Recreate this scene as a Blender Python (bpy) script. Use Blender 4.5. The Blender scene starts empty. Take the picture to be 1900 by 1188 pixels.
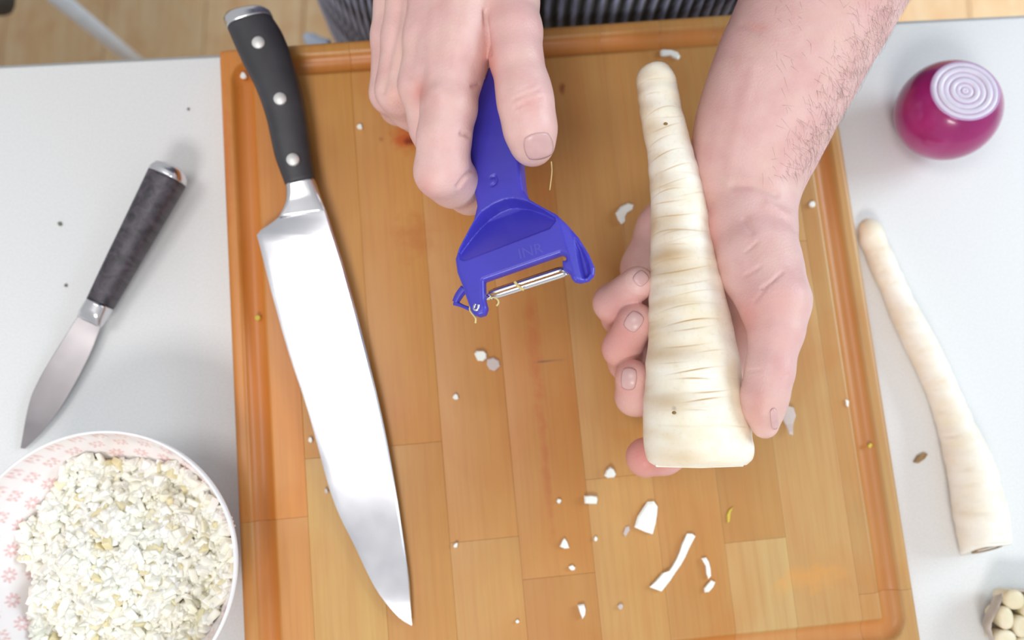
import bpy, bmesh, math, random
import numpy as np
from mathutils import Vector, Matrix
from mathutils.bvhtree import BVHTree
random.seed(7); np.random.seed(7)
C = bpy.context.scene.collection
scene = bpy.context.scene
PI = math.pi
# ------------------------------------------------------------------ camera, world, lights
T = 0.74                      # table top above the floor
CAMH = 0.472                  # lens above the table top
F = 1500.0
TH, PH = 0.1489, 0.0326       # downward view, leaning slightly away and to the right
fw = np.array([math.sin(PH), math.sin(TH)*math.cos(PH), -math.cos(TH)*math.cos(PH)])
rt = np.cross(fw, [0, 1., 0]); rt /= np.linalg.norm(rt)
up = np.cross(rt, fw)
CAM = np.array([0, 0, T+CAMH])
cd = bpy.data.cameras.new('camera'); co = bpy.data.objects.new('camera', cd); C.objects.link(co)
M = Matrix(((rt[0], up[0], -fw[0], CAM[0]), (rt[1], up[1], -fw[1], CAM[1]), (rt[2], up[2], -fw[2], CAM[2]), (0, 0, 0, 1)))
co.matrix_world = M
cd.sensor_width = 36; cd.lens = F/1900*36; cd.clip_start = 0.01
cd.dof.use_dof = True; cd.dof.focus_distance = 0.365; cd.dof.aperture_fstop = 5.6
scene.camera = co
w = bpy.data.worlds.new('world'); scene.world = w; w.use_nodes = True
bg = w.node_tree.nodes['Background']; bg.inputs[0].default_value = (0.93, 0.96, 1.0, 1); bg.inputs[1].default_value = 0.53

def area(name, loc, target, sx, sy, power, col):
    l = bpy.data.lights.new(name, 'AREA'); l.shape = 'RECTANGLE'; l.size = sx; l.size_y = sy; l.energy = power; l.color = col
    o = bpy.data.objects.new(name, l); C.objects.link(o); o.location = loc
    o.rotation_euler = (Vector(target)-Vector(loc)).to_track_quat('-Z', 'Y').to_euler()
    return o
area('ceiling_lamp_light', (-0.55, 0.12, T+1.7), (-.2, 0, T), 0.5, 0.6, 6.0, (1.0, 0.985, 0.96))
area('rear_window_light', (-0.35, -1.5, T+1.9), (-.1, -.05, T), 0.7, 0.5, 21, (1.0, 0.98, 0.96))
area('side_window_light', (2.3, 0.75, T+1.35), (0.1, 0.05, T), 1.2, 1.1, 36, (0.72, 0.89, 1.0))
sb = bpy.data.lights.new('floor_spot_light', 'SPOT'); sb.energy = 300; sb.spot_size = math.radians(22); sb.spot_blend = .6; sb.shadow_soft_size = .05; sb.color = (.92, .96, 1)  # added spot that brightens the floor at right
so_ = bpy.data.objects.new('floor_spot_light', sb); C.objects.link(so_); so_.location = (1.1, 2.5, 2.3); so_.rotation_euler = (Vector((.75, .62, 0))-Vector((1.1, 2.5, 2.3))).to_track_quat('-Z', 'Y').to_euler()
scene.view_settings.view_transform = 'Standard'; scene.view_settings.look = 'None'
scene.view_settings.gamma = 1; scene.view_settings.use_curve_mapping = False
scene.view_settings.exposure = 0.13

# ------------------------------------------------------------------ helpers
def ray(px, py):
    px = np.asarray(px, float); py = np.asarray(py, float)
    return fw + rt*((px-950)/F)[..., None] + up*((594-py)/F)[..., None]
def U(px, py, h):
    """point at height h above the table top seen at pixel px,py"""
    d = ray(px, py); t = (np.asarray(h)-CAMH)/d[..., 2]
    return CAM + d*t[..., None]
def scl(px, py, h):
    d = ray(px, py); return (np.asarray(h)-CAMH)/d[..., 2]/F      # metres per pixel there
def project(P):
    q = P-CAM; z = q@fw
    return 950+F*(q@rt)/z, 594-F*(q@up)/z

def srgb(r, g, b):
    f = lambda c: (c/255/12.92 if c/255 <= .04045 else ((c/255+.055)/1.055)**2.4)
    return (f(r), f(g), f(b), 1)

def mesh(name, V, Fc, mat=None, parent=None, smooth=True):
    me = bpy.data.meshes.new(name)
    V = np.asarray(V, float)
    if isinstance(Fc, np.ndarray):
        me.vertices.add(len(V)); me.vertices.foreach_set('co', V.astype(np.float32).ravel())
        k = Fc.shape[1]; n = len(Fc)
        me.loops.add(n*k); me.polygons.add(n)
        me.loops.foreach_set('vertex_index', Fc.astype(np.int32).ravel())
        me.polygons.foreach_set('loop_start', np.arange(0, n*k, k, dtype=np.int32))
        me.update(calc_edges=True)
    else:
        me.from_pydata([tuple(v) for v in V], [], Fc); me.update()
    if smooth: me.polygons.foreach_set('use_smooth', np.ones(len(me.polygons), bool))
    o = bpy.data.objects.new(name, me); C.objects.link(o)
    if mat: me.materials.append(mat)
    if parent: o.parent = parent
    return o
def tag(o, label=None, cat=None, group=None, kind=None):
    if label: o['label'] = label
    if cat: o['category'] = cat
    if group: o['group'] = group
    if kind: o['kind'] = kind
    return o
def empty(name, label=None, cat=None, group=None, loc=None):
    o = bpy.data.objects.new(name, None); C.objects.link(o); o.empty_display_size = .02
    return tag(o, label, cat, group)
def rebase(root, P):
    """move an origin-placed Empty to P while its children keep their place"""
    root.location = tuple(P)
    for ch in root.children: ch.matrix_parent_inverse = Matrix.Translation(-Vector(P))
def recentre(o):
    n = len(o.data.vertices); a = np.empty(n*3, np.float32); o.data.vertices.foreach_get('co', a); a = a.reshape(-1, 3)
    c = np.array([a[:, 0].mean(), a[:, 1].mean(), a[:, 2].min()]); o.data.vertices.foreach_set('co', (a-c).ravel().astype(np.float32)); o.data.update()
    o.location = c; return o
def fixnorm(o):
    bm = bmesh.new(); bm.from_mesh(o.data); bmesh.ops.recalc_face_normals(bm, faces=bm.faces); bm.to_mesh(o.data); bm.free(); return o
def bevel(o, wd, seg=2, ang=0.6):
    m = o.modifiers.new('b', 'BEVEL'); m.width = wd; m.segments = seg; m.limit_method = 'ANGLE'; m.angle_limit = ang; m.harden_normals = False
    return o
def colattr(o, name, cols):
    a = o.data.color_attributes.new(name, 'FLOAT_COLOR', 'POINT')
    c = np.ones((len(o.data.vertices), 4), np.float32); cols = np.asarray(cols); c[:, :cols.shape[1]] = cols; a.data.foreach_set('color', c.ravel())

# ---- materials
class NT:
    def __init__(s, name):
        s.m = bpy.data.materials.new(name); s.m.use_nodes = True; s.t = s.m.node_tree; s.n = s.t.nodes; s.p = s.n['Principled BSDF']
    def add(s, ty, **kw):
        n = s.n.new(ty)
        for k, v in kw.items():
            if k.startswith('i_'):
                kk = k[2:]; kk = int(kk) if kk.isdigit() else kk.replace('_', ' ')
                if isinstance(v, bpy.types.NodeSocket): s.t.links.new(v, n.inputs[kk])
                else: n.inputs[kk].default_value = v
            else: setattr(n, k, v)
        return n
    def link(s, a, b): s.t.links.new(a, b)
    def set(s, **kw):
        for k, v in kw.items():
            k = k.replace('_', ' ')
            if isinstance(v, bpy.types.NodeSocket): s.link(v, s.p.inputs[k])
            else: s.p.inputs[k].default_value = v
        return s
    def noise(s, scale, sc=(1, 1, 1), detail=3, rough=.5, coord='Object', dist=0, off=None):
        tc = s.add('ShaderNodeTexCoord')
        mp = s.add('ShaderNodeMapping', i_Vector=tc.outputs[coord]); mp.inputs['Scale'].default_value = sc
        if off is not None: s.link(off, mp.inputs['Location'])
        return s.add('ShaderNodeTexNoise', i_Vector=mp.outputs[0], i_Scale=scale, i_Detail=detail, i_Roughness=rough, i_Distortion=dist).outputs[0]
    def rng(s, v, a, b, c=0., d=1.):
        return s.add('ShaderNodeMapRange', i_Value=v, i_1=a, i_2=b, i_3=c, i_4=d).outputs[0]
    def mix(s, f, a, b, mode='MIX'):
        n = s.add('ShaderNodeMix', data_type='RGBA', blend_type=mode)
        for i, v in ((0, f), (6, a), (7, b)):
            if isinstance(v, bpy.types.NodeSocket): s.link(v, n.inputs[i])
            else: n.inputs[i].default_value = v
        return n.outputs[2]
    def bump(s, v, st=.2, d=.001):
        b = s.add('ShaderNodeBump', i_Strength=st, i_Distance=d, i_Height=v); s.link(b.outputs[0], s.p.inputs['Normal'])
def plain(name, col, rough=.5, metal=0, var=.06, vs=40, bump=0, bs=300, **kw):
    t = NT(name); n = t.noise(vs)
    c2 = tuple(max(0, min(1, c*(1-var*2))) for c in col[:3])+(1,)
    t.set(Base_Color=t.mix(t.rng(n, .35, .65), c2, col), Roughness=rough, Metallic=metal, **kw)
    if bump: t.bump(t.noise(bs, detail=2), bump, .0006)
    return t.m

m_table = NT('table_laminate')
m_table.set(Base_Color=m_table.mix(m_table.rng(m_table.noise(900, detail=1), .3, .7), srgb(221, 221, 220), srgb(229, 229, 228)), Roughness=.42)
m_table.bump(m_table.noise(1400, detail=1), .08, .0003); m_table = m_table.m
m_steel = plain('polished_steel', srgb(224, 222, 224), .22, 1, .03, 60)
m_blade = NT('blade_steel'); _n = m_blade.noise(30, (1, 1, 1), 3)
m_blade.set(Base_Color=m_blade.mix(m_blade.rng(_n, .3, .7), srgb(222, 220, 224), srgb(236, 235, 238)), Metallic=1, Roughness=m_blade.rng(_n, .3, .7, .19, .24)); m_blade = m_blade.m
m_handle = plain('black_handle', srgb(62, 60, 64), .46, 0, .1, 80, .1, 900)
m_blue = plain('blue_plastic', srgb(70, 64, 186), .32, 0, .05, 50, .05, 800)
m_ceramic_w = plain('white_glaze', srgb(246, 242, 242), .15, 0, .02)

def wood(name, knots=()):
    t = NT(name)
    oi = t.add('ShaderNodeObjectInfo')
    off = t.add('ShaderNodeCombineXYZ', i_0=t.rng(oi.outputs['Random'], 0, 1, 0, 7.), i_1=t.rng(oi.outputs['Random'], 0, 1, 0, 13.)).outputs[0]
    g1 = t.noise(1, (90, 5, 5), 4, .6, dist=1.2, off=off)
    g2 = t.noise(1, (420, 12, 12), 3, .6, off=off)
    g3 = t.noise(1, (22, 14, 5), 3, .5, dist=.6, off=off)
    c = oi.outputs['Color']
    c = t.mix(t.rng(g1, .35, .7, 0, .30), c, srgb(180, 108, 52))
    c = t.mix(t.rng(g3, .4, .75, 0, .30), c, srgb(212, 160, 98)); c = t.mix(t.rng(t.noise(1, (16, 11, 5), 3, .55, dist=.8), .5, .72, 0, .4), c, srgb(190, 116, 52))
    c = t.mix(t.rng(g2, .45, .75, 0, .16), c, srgb(140, 78, 36))
    tc = t.add('ShaderNodeTexCoord')
    wob = t.noise(1, (120, 120, 10), 3, .6)
    for (x, y, sx, sy, col, st) in knots:
        mp = t.add('ShaderNodeMapping', i_Vector=tc.outputs['Object']); mp.vector_type = 'POINT'
        mp.inputs['Location'].default_value = (-x/sx, -y/sy, 0); mp.inputs['Scale'].default_value = (1/sx, 1/sy, 0)
        ln = t.add('ShaderNodeVectorMath', operation='LENGTH', i_0=mp.outputs[0]).outputs['Value']
        ln = t.add('ShaderNodeMath', operation='ADD', i_0=ln, i_1=t.rng(wob, .3, .7, -.45, .45)).outputs[0]
        c = t.mix(t.rng(ln, 1.1, .2, 0, st), c, col)
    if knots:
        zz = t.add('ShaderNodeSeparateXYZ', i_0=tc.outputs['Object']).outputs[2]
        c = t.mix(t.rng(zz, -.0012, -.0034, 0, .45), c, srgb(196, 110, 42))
    t.set(Base_Color=c, Roughness=.38); t.bump(g2, .12, .0004)
    return t.m

# ------------------------------------------------------------------ floor
m_floor = wood('floor_wood')
sub = mesh('floor', [(-3, -3, -.02), (3, -3, -.02), (3, 3, -.02), (-3, 3, -.02), (-3, -3, -.014), (3, -3, -.014), (3, 3, -.014), (-3, 3, -.014)],
           [(0, 3, 2, 1), (4, 5, 6, 7), (0, 1, 5, 4), (1, 2, 6, 5), (2, 3, 7, 6), (3, 0, 4, 7)], plain('subfloor', srgb(90, 70, 50), .8), smooth=False)
tag(sub, kind='structure')
pm = None
for i in range(38):
    x = -2.85+i*.155
    for j, (y0, y1) in enumerate([(-2.9, .25+.35*((i*7) % 5)/5), (.25+.35*((i*7) % 5)/5, 2.9)]):
        a, b = (.077, (y1-y0)/2-.001)
        V = [(sx*(a-q), sy*(b-q), z) for z, q in ((-.0139, 0), (-.0015, 0), (0, .0015)) for sx, sy in ((-1, -1), (1, -1), (1, 1), (-1, 1))]
        Fc = [(3, 2, 1, 0), (8, 9, 10, 11)]+[(4*k+m, 4*k+(m+1) % 4, 4*k+4+(m+1) % 4, 4*k+4+m) for k in (0, 1) for m in range(4)]
        p = mesh('plank', V, Fc, m_floor, sub, smooth=False); p.location = (x, (y0+y1)/2, 0)
        rr = random.random()
        p.color = srgb(220-12*rr, 192-14*rr, 150-14*rr)

# ------------------------------------------------------------------ table
ep = U(np.array([0, 405, 1640, 1900.]), np.array([124, 105, 42, 32.]), 0.)
tk = np.polyfit(ep[:, 0], ep[:, 1], 1); tyaw = math.atan(tk[0])
tab = empty('dining_table', 'white laminate table under the chopping board, its far edge crossing the top of the picture', 'table')
def box(name, x0, x1, y0, y1, z0, z1, mat, parent=None):
    V = [(x, y, z) for z in (z0, z1) for x, y in ((x0, y0), (x1, y0), (x1, y1), (x0, y1))]
    return mesh(name, V, [(3, 2, 1, 0), (4, 5, 6, 7), (0, 1, 5, 4), (1, 2, 6, 5), (2, 3, 7, 6), (3, 0, 4, 7)], mat, parent, smooth=False)
tt = box('tabletop', -.8, .8, -.8, 0, -.026, 0, m_table, tab); bevel(tt, .0015)
m_edge = plain('edge_band', srgb(160, 160, 160), .5)
e = box('edge_band', -.799, .799, 0, .0012, -.025, -.001, m_edge, tab)
m_leg = plain('painted_leg', srgb(220, 222, 225), .4)
for sx in (-.74, .74):
    for sy in (-.74, -.08): box('leg', sx-.025, sx+.025, sy-.025, sy+.025, -T, -.0262, m_leg, tab)
tab.location = (0, tk[1], T); tab.rotation_euler.z = tyaw

# ------------------------------------------------------------------ chopping board
BH = .022; byaw = .0923; BW, BL = .3614, .375
ba = np.array([math.cos(byaw), math.sin(byaw)]); bb = np.array([-math.sin(byaw), math.cos(byaw)])
bo = np.array([-.1573, .2272])          # far left corner, at board top
def board_xy(px, py, h=BH):
    p = U(px, py, h)[..., :2]-bo; return p@ba, p@bb    # x to the right, y negative towards the viewer
cutting = empty('cutting_board', 'rectangular wooden chopping board with a juice groove under the knife and hands', 'cutting board')
def bprof(x, y):
    """height of the board's surface"""
    dx = min(x, BW-x); dy = min(-y, BL+y)
    def rrd(ins, r):
        qx = ins+r-dx; qy = ins+r-dy
        return (math.hypot(max(qx, 0), max(qy, 0))+min(max(qx, qy), 0)-r)   # >0 outside rounded rect
    z = 0.
    d = rrd(.0135, .007)           # groove centre line
    if abs(d) < .0062: z -= .0046*(math.cos(d/.0062*PI/2))**.5
    e_ = rrd(0, .005)
    if e_ > -.003: z -= .003-math.sqrt(max(0, .003**2-(e_+.003)**2)) if e_ < 0 else .003
    return z
kx = lambda px, py: board_xy(px, py)
knots = []
for (px, py, rx, ry, col, st) in [(752, 258, 34, 30, srgb(186, 84, 30), .95), (762, 262, 12, 10, srgb(120, 44, 18), .95), (708, 258, 7, 8, srgb(160, 80, 30), .7),
        (1043, 165, 6, 15, srgb(130, 70, 35), .8), (990, 640, 14, 150, srgb(184, 96, 46), .5), (1012, 860, 8, 160, srgb(178, 92, 48), .45),
        (1508, 1070, 60, 26, srgb(216, 152, 78), .6), (1455, 1090, 26, 20, srgb(214, 160, 90), .5), (770, 440, 40, 50, srgb(176, 100, 40), .55), (420, 300, 12, 160, srgb(196, 92, 32), .4),
        (1027, 669, 34, 2.2, srgb(150, 110, 80), .7), (1010, 671, 22, 1.6, srgb(120, 80, 55), .7)]:
    x, y = kx(px, py); s = float(scl(px, py, BH)); knots.append((float(x), float(y), rx*s, ry*s, col, st))
m_wood = wood('beech_staves', knots)
xf = [0, .103, .21, .31, .413, .522, .624, .722, .816, .915, 1]
joints = {0: [965], 1: [846], 2: [825], 3: [1002], 4: [1070], 5: [885], 6: [], 7: [1003], 8: [451], 9: [1098]}
scol = [[(222, 138, 60), (214, 146, 78)], [(208, 144, 72), (212, 162, 96)], [(204, 138, 66), (202, 140, 74)],
        [(202, 138, 72), (204, 148, 88)], [(198, 132, 66), (194, 132, 72)], [(200, 146, 86), (206, 154, 94)],
        [(200, 146, 86)], [(194, 142, 84), (212, 172, 118)], [(206, 164, 108), (206, 160, 106)], [(200, 154, 100), (204, 160, 106)]]
for c in range(10):
    x0, x1 = xf[c]*BW, xf[c+1]*BW
    ys = [0.]
    for jy in joints[c]:
        t0 = (xf[c]+xf[c+1])/2; pxx = 405+t0*1130+(jy-60)*(.041*(1-t0)+.16*t0)
        ys.append(float(board_xy(pxx, jy)[1]))
    ys.append(-BL)
    for k in range(len(ys)-1):
        ya, yb = ys[k], ys[k+1]
        gap = .00003
        X0, X1, Y0, Y1 = x0+(gap if c else 0), x1-(gap if c < 9 else 0), yb+(gap if k < len(ys)-2 else 0), ya-(gap if k else 0)
        def lines(a, b, lo, hi):
            L = [a, a+.0002]; v = a+.0002
            while v < b-1e-6:
                near = min(abs(v-lo), abs(hi-v))
                st = .0011 if near < .0215 else .02
                if near >= .0215 and hi-v < .0215+.02 and hi-v > .0215: st = hi-v-.0214
                v = min(v+max(st, .0006), b-.0003); L.append(v)
                if v >= b-.00031: break
            L.append(b)
            return L
        lx = lines(X0, X1, 0, BW); ly = lines(Y0, Y1, -BL, 0)
        V = []; nx, ny = len(lx), len(ly)
        for j, y in enumerate(ly):
            for i, x in enumerate(lx):
                z = bprof(x, y)
                if (i == 0 and c) or (i == nx-1 and c < 9) or (j == 0 and k < len(ys)-2) or (j == ny-1 and k): z -= .00004
                V.append((x, y, z))
        nt = nx*ny
        loop = [i for i in range(nx)]+[j*nx+nx-1 for j in range(1, ny)]+[(ny-1)*nx+i for i in range(nx-2, -1, -1)]+[j*nx for j in range(ny-2, 0, -1)]
        Fc = [(j*nx+i, j*nx+i+1, (j+1)*nx+i+1, (j+1)*nx+i) for j in range(ny-1) for i in range(nx-1)]
        for q in loop: V.append((V[q][0], V[q][1], -BH+.0002))
        L = len(loop)
        Fc += [(loop[(q+1) % L], loop[q], nt+q, nt+(q+1) % L) for q in range(L)]
        Fc.append(tuple(nt+q for q in range(L-1, -1, -1)))
        s = mesh('stave', V, Fc, m_wood, cutting, smooth=False)
        s.data.polygons.foreach_set('use_smooth', np.array([i < (nx-1)*(ny-1) for i in range(len(s.data.polygons))]))
        q_ = scol[c][min(k, len(scol[c])-1)]; s.color = srgb(q_[0]-12, q_[1]-5, q_[2]*.93)
cutting.location = (bo[0], bo[1], T+BH); cutting.rotation_euler.z = byaw

# ------------------------------------------------------------------ generic lofts
def resample(P, n):
    P = np.asarray(P, float)
    # Catmull-Rom through points then uniform arc length
    if len(P) > 2:
        Q = np.vstack([2*P[0]-P[1], P, 2*P[-1]-P[-2]]); out = []
        for i in range(1, len(Q)-2):
            t = np.linspace(0, 1, 16, endpoint=False)[:, None]
            p0, p1, p2, p3 = Q[i-1], Q[i], Q[i+1], Q[i+2]
            out.append(.5*((2*p1)+(-p0+p2)*t+(2*p0-5*p1+4*p2-p3)*t**2+(-p0+3*p1-3*p2+p3)*t**3))
        P = np.vstack(out+[Q[-2][None]])
    s = np.r_[0, np.cumsum(np.linalg.norm(np.diff(P[:, :2], axis=0), axis=1))]
    u = np.linspace(0, s[-1], n)
    return np.stack([np.interp(u, s, P[:, k]) for k in range(P.shape[1])], 1)
def pair(P, Q, n):
    def cr(P):
        P = np.asarray(P, float); Q_ = np.vstack([2*P[0]-P[1], P, 2*P[-1]-P[-2]]); out = []
        for i in range(1, len(Q_)-2):
            t = np.linspace(0, 1, 16, endpoint=False)[:, None]; p0, p1, p2, p3 = Q_[i-1], Q_[i], Q_[i+1], Q_[i+2]
            out.append(.5*((2*p1)+(-p0+p2)*t+(2*p0-5*p1+4*p2-p3)*t**2+(-p0+3*p1-3*p2+p3)*t**3))
        return np.vstack(out+[Q_[-2][None]])
    A, B = cr(P), cr(Q); M_ = (A+B)/2; s = np.r_[0, np.cumsum(np.linalg.norm(np.diff(M_, axis=0), axis=1))]; u = np.linspace(0, s[-1], n)
    return [np.stack([np.interp(u, s, X_[:, k]) for k in (0, 1)], 1) for X_ in (A, B)]
def rings(R, mat, name, parent=None, cap=True, smooth=True):
    """R: (n, m, 3) closed rings"""
    n, m = R.shape[:2]; V = R.reshape(-1, 3)
    i = np.arange(n-1)[:, None]*m; j = np.arange(m)[None]
    q = np.stack([i+j, i+(j+1) % m, i+m+(j+1) % m, i+m+j], -1).reshape(-1, 4)
    Fc = [tuple(map(int, f)) for f in q]
    if cap: Fc += [tuple(range(m-1, -1, -1)), tuple((n-1)*m+k for k in range(m))]
    return fixnorm(mesh(name, V, Fc, mat, parent, smooth))
def strip(Lp, Rp, h, prof, n=40, m=24, th=.01, expo=2.4, hs=None):
    """loft between left and right pixel outlines at height h; superellipse section of thickness th"""
    L = resample(Lp, n); R = resample(Rp, n)
    hh = np.full(n, h) if hs is None else np.interp(np.linspace(0, 1, n), *hs)
    A = U(L[:, 0], L[:, 1], hh); B = U(R[:, 0], R[:, 1], hh)
    tt_ = np.full(n, th) if prof is None else np.interp(np.linspace(0, 1, n), *prof)
    a = np.linspace(0, 2*PI, m, endpoint=False)
    ca = np.sign(np.cos(a))*np.abs(np.cos(a))**(2/expo); sa = np.sign(np.sin(a))*np.abs(np.sin(a))**(2/expo)
    mid = (A+B)/2; half = (B-A)/2
    return mid[:, None]+half[:, None]*ca[None, :, None]+np.array([0, 0, 1.])*(tt_[:, None]/2*sa[None])[..., None]
def roundends(R, k0=4, k1=4):
    """shrink extra rings to round both ends"""
    def end(A, Bn, k):
        c = A.mean(0); d = c-Bn.mean(0); d /= np.linalg.norm(d); r = np.linalg.norm(A-c, axis=1).min()*.55
        out = []
        for t in np.linspace(0, PI/2, k+1)[1:]: out.append(c+(A-c)*max(math.cos(t), .02)+d*r*math.sin(t))
        return out
    a = end(R[0], R[1], k0)[::-1] if k0 else []; b = end(R[-1], R[-2], k1) if k1 else []
    return np.array(a+list(R)+b)
def tube(pts, rad, mat, name, parent=None, m=10, n=None, closed=False):
    P = np.asarray(pts, float)
    rad = np.broadcast_to(np.asarray(rad, float), (len(P),))
    if n:
        Q = resample(np.c_[P, rad], n); P, rad = Q[:, :3], Q[:, 3]
    R = []; ref = np.array([0, 0, 1.])
    for i in range(len(P)):
        d = P[min(i+1, len(P)-1)]-P[max(i-1, 0)]; d /= np.linalg.norm(d)+1e-12
        s = np.cross(d, ref)
        if np.linalg.norm(s) < .1: s = np.cross(d, [1, 0, 0])
        s /= np.linalg.norm(s); t = np.cross(s, d)
        a = np.linspace(0, 2*PI, m, endpoint=False)
        R.append(P[i]+rad[i]*(np.cos(a)[:, None]*s+np.sin(a)[:, None]*t))
    return rings(np.array(R), mat, name, parent)

# ------------------------------------------------------------------ chef's knife
KH = BH+.010
knife = empty('chef_knife', "large chef's knife with a black three-rivet handle lying on the chopping board", 'knife')
bl = [(514, 407), (476, 433), (504, 543), (535, 652), (573, 768), (617, 924), (658, 1013), (698, 1094), (739, 1145), (763.5, 1161)]
br = [(603, 391), (606, 398), (644, 516), (678, 645), (709, 775), (732, 897), (749, 1006), (760, 1087), (763, 1130), (764.5, 1161)]
def blade(Ledge, Rspine, h0, h1, n, name, parent, spine_t=.0022, edge_t=.0003, bev=.1, mat=None):
    L = resample(Ledge, n); R = resample(Rspine, n)
    if mat is None: mat = m_blade
    # same station by pixel y fraction
    t = np.linspace(0, 1, n); hL = h0+(h1-h0)*t
    A = U(L[:, 0], L[:, 1], hL-.002*(1-t)); B = U(R[:, 0], R[:, 1], hL)
    rr = []
    for i in range(n):
        a, b = A[i], B[i]; z = np.array([0, 0, 1.])
        w_ = np.linalg.norm(b-a); k = min(1, w_/.012)
        st = spine_t*max(.15, k); e2 = st*.55
        f = min(.5, .0035/max(w_, 1e-5)) if bev else .1
        rr.append([a+z*edge_t/2, a+(b-a)*f+z*e2/2, b+(a-b)*.03+z*st/2, b+z*st*.25, b-z*st*.25, b+(a-b)*.03-z*st/2, a+(b-a)*f-z*e2/2, a-z*edge_t/2])
    o = rings(np.array(rr), mat, name, parent)
    o.data.set_sharp_from_angle(angle=.35)
    return o
Ls = [(519, 402), (512, 408), (497, 419), (483, 428), (476, 433), (481, 452), (504, 543), (535, 652), (573, 768), (617, 924), (658, 1013), (698, 1094), (739, 1145), (763.5, 1161)]
Rs = [(605, 391), (627, 460), (644, 516), (678, 645), (709, 775), (732, 897), (749, 1006), (760, 1087), (764.5, 1161)]
Lr = resample(Ls, 60); Rr = resample(Rs, 60)
blade(Ls, Rs, KH+.0008, BH+.0035, 60, 'blade', knife)
# heel piece joining blade and bolster
R = strip([(532, 347), (532.5, 356), (532, 370), (528, 384), (517, 403)], [(585, 335), (590, 349), (597, 370), (602, 383), (605, 392)], KH, ((0, .5, 1), (.0125, .0085, .0026)), 20, 24, .012, 4)
rings(R, m_steel, 'bolster', knife)
HL = [(424, 57), (449, 114), (476, 167), (495, 220), (510, 288), (520, 318), (531, 347)]
HR = [(506, 33), (525, 64), (544, 114), (559, 167), (570, 227), (578, 288), (585, 335)]
R = strip(HL, HR, KH+.001, ((0, .5, 1), (.019, .0185, .0135)), 50, 32, .018, 2.7, hs=((0, 1), (KH+.003, KH)))
rings(R, m_handle, 'handle', knife)
R = strip([(417, 42), (420, 49), (424, 58)], [(503, 24), (505, 28), (506.5, 34)], KH+.003, ((0, 1), (.0185, .0194)), 6, 32, .018, 2.7)
R = roundends(R, 3, 0)
rings(R, m_steel, 'end_cap', knife)
m_riv = plain('rivet_metal', srgb(236, 234, 230), .5, .55, .02)
for (px, py) in ((479, 78.4), (519.3, 182.6), (543, 295.5)):
    h = KH+.0122 if py < 100 else KH+.0112 if py < 200 else KH+.0092
    a = np.linspace(0, 2*PI, 24, endpoint=False); s = float(scl(px, py, h)); c = U(px, py, h)
    R = np.array([[c+np.array([math.cos(t)*r*s, math.sin(t)*r*s, z]) for t in a] for r, z in ((12, -.003), (12, .0), (11, .0004), (6, .0009), (.5, .0011))])
    rings(R, m_riv, 'rivet', knife)
rebase(knife, U(560, 500, BH))

# ------------------------------------------------------------------ paring knife
pk = empty('paring_knife', 'small paring knife with a dark grained handle lying on the white table at left', 'knife')
PHt = .0125
m_phandle = NT('dark_wood_handle'); _n = m_phandle.noise(1, (160, 160, 30), 4, .6, dist=1.)
m_phandle.set(Base_Color=m_phandle.mix(m_phandle.rng(_n, .35, .65), srgb(46, 42, 48), srgb(84, 76, 84)), Roughness=.42); m_phandle = m_phandle.m
pe = [(187, 607), (182, 618), (168, 654), (144, 702), (110, 760), (72, 808), (46, 833)][::1]
ps = [(145, 588), (134, 604), (121, 625), (96, 665), (73, 705), (55, 748), (38, 832)]
m_dkst = plain('brushed_steel', srgb(168, 162, 164), .3, 1, .06, 50)
blade(pe, ps, .0105, .003, 40, 'blade', pk, .0018, .0003, mat=m_dkst)
R = strip([(144, 588), (152, 575), (165.5, 556)], [(187, 608), (196, 592), (206, 573)], PHt, ((0, .4, 1), (.006, .013, .015)), 10, 24, .014, 3); rings(R, m_steel, 'bolster', pk)
R = strip([(165, 557), (196, 491), (236, 409), (281, 316)], [(206, 573), (254, 491), (299, 414), (341, 342)], PHt, ((0, 1), (.0145, .019)), 40, 28, .018, 3, hs=((0, 1), (.0115, .019)))
rings(R, m_phandle, 'handle', pk)
R = strip([(280, 317), (283, 312), (286, 309)], [(340.5, 343), (342, 338), (342.5, 334)], .019, None, 5, 28, .0195, 3); rings(roundends(R, 0, 3), m_steel, 'end_cap', pk)
rebase(pk, U(200, 560, 0))

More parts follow.
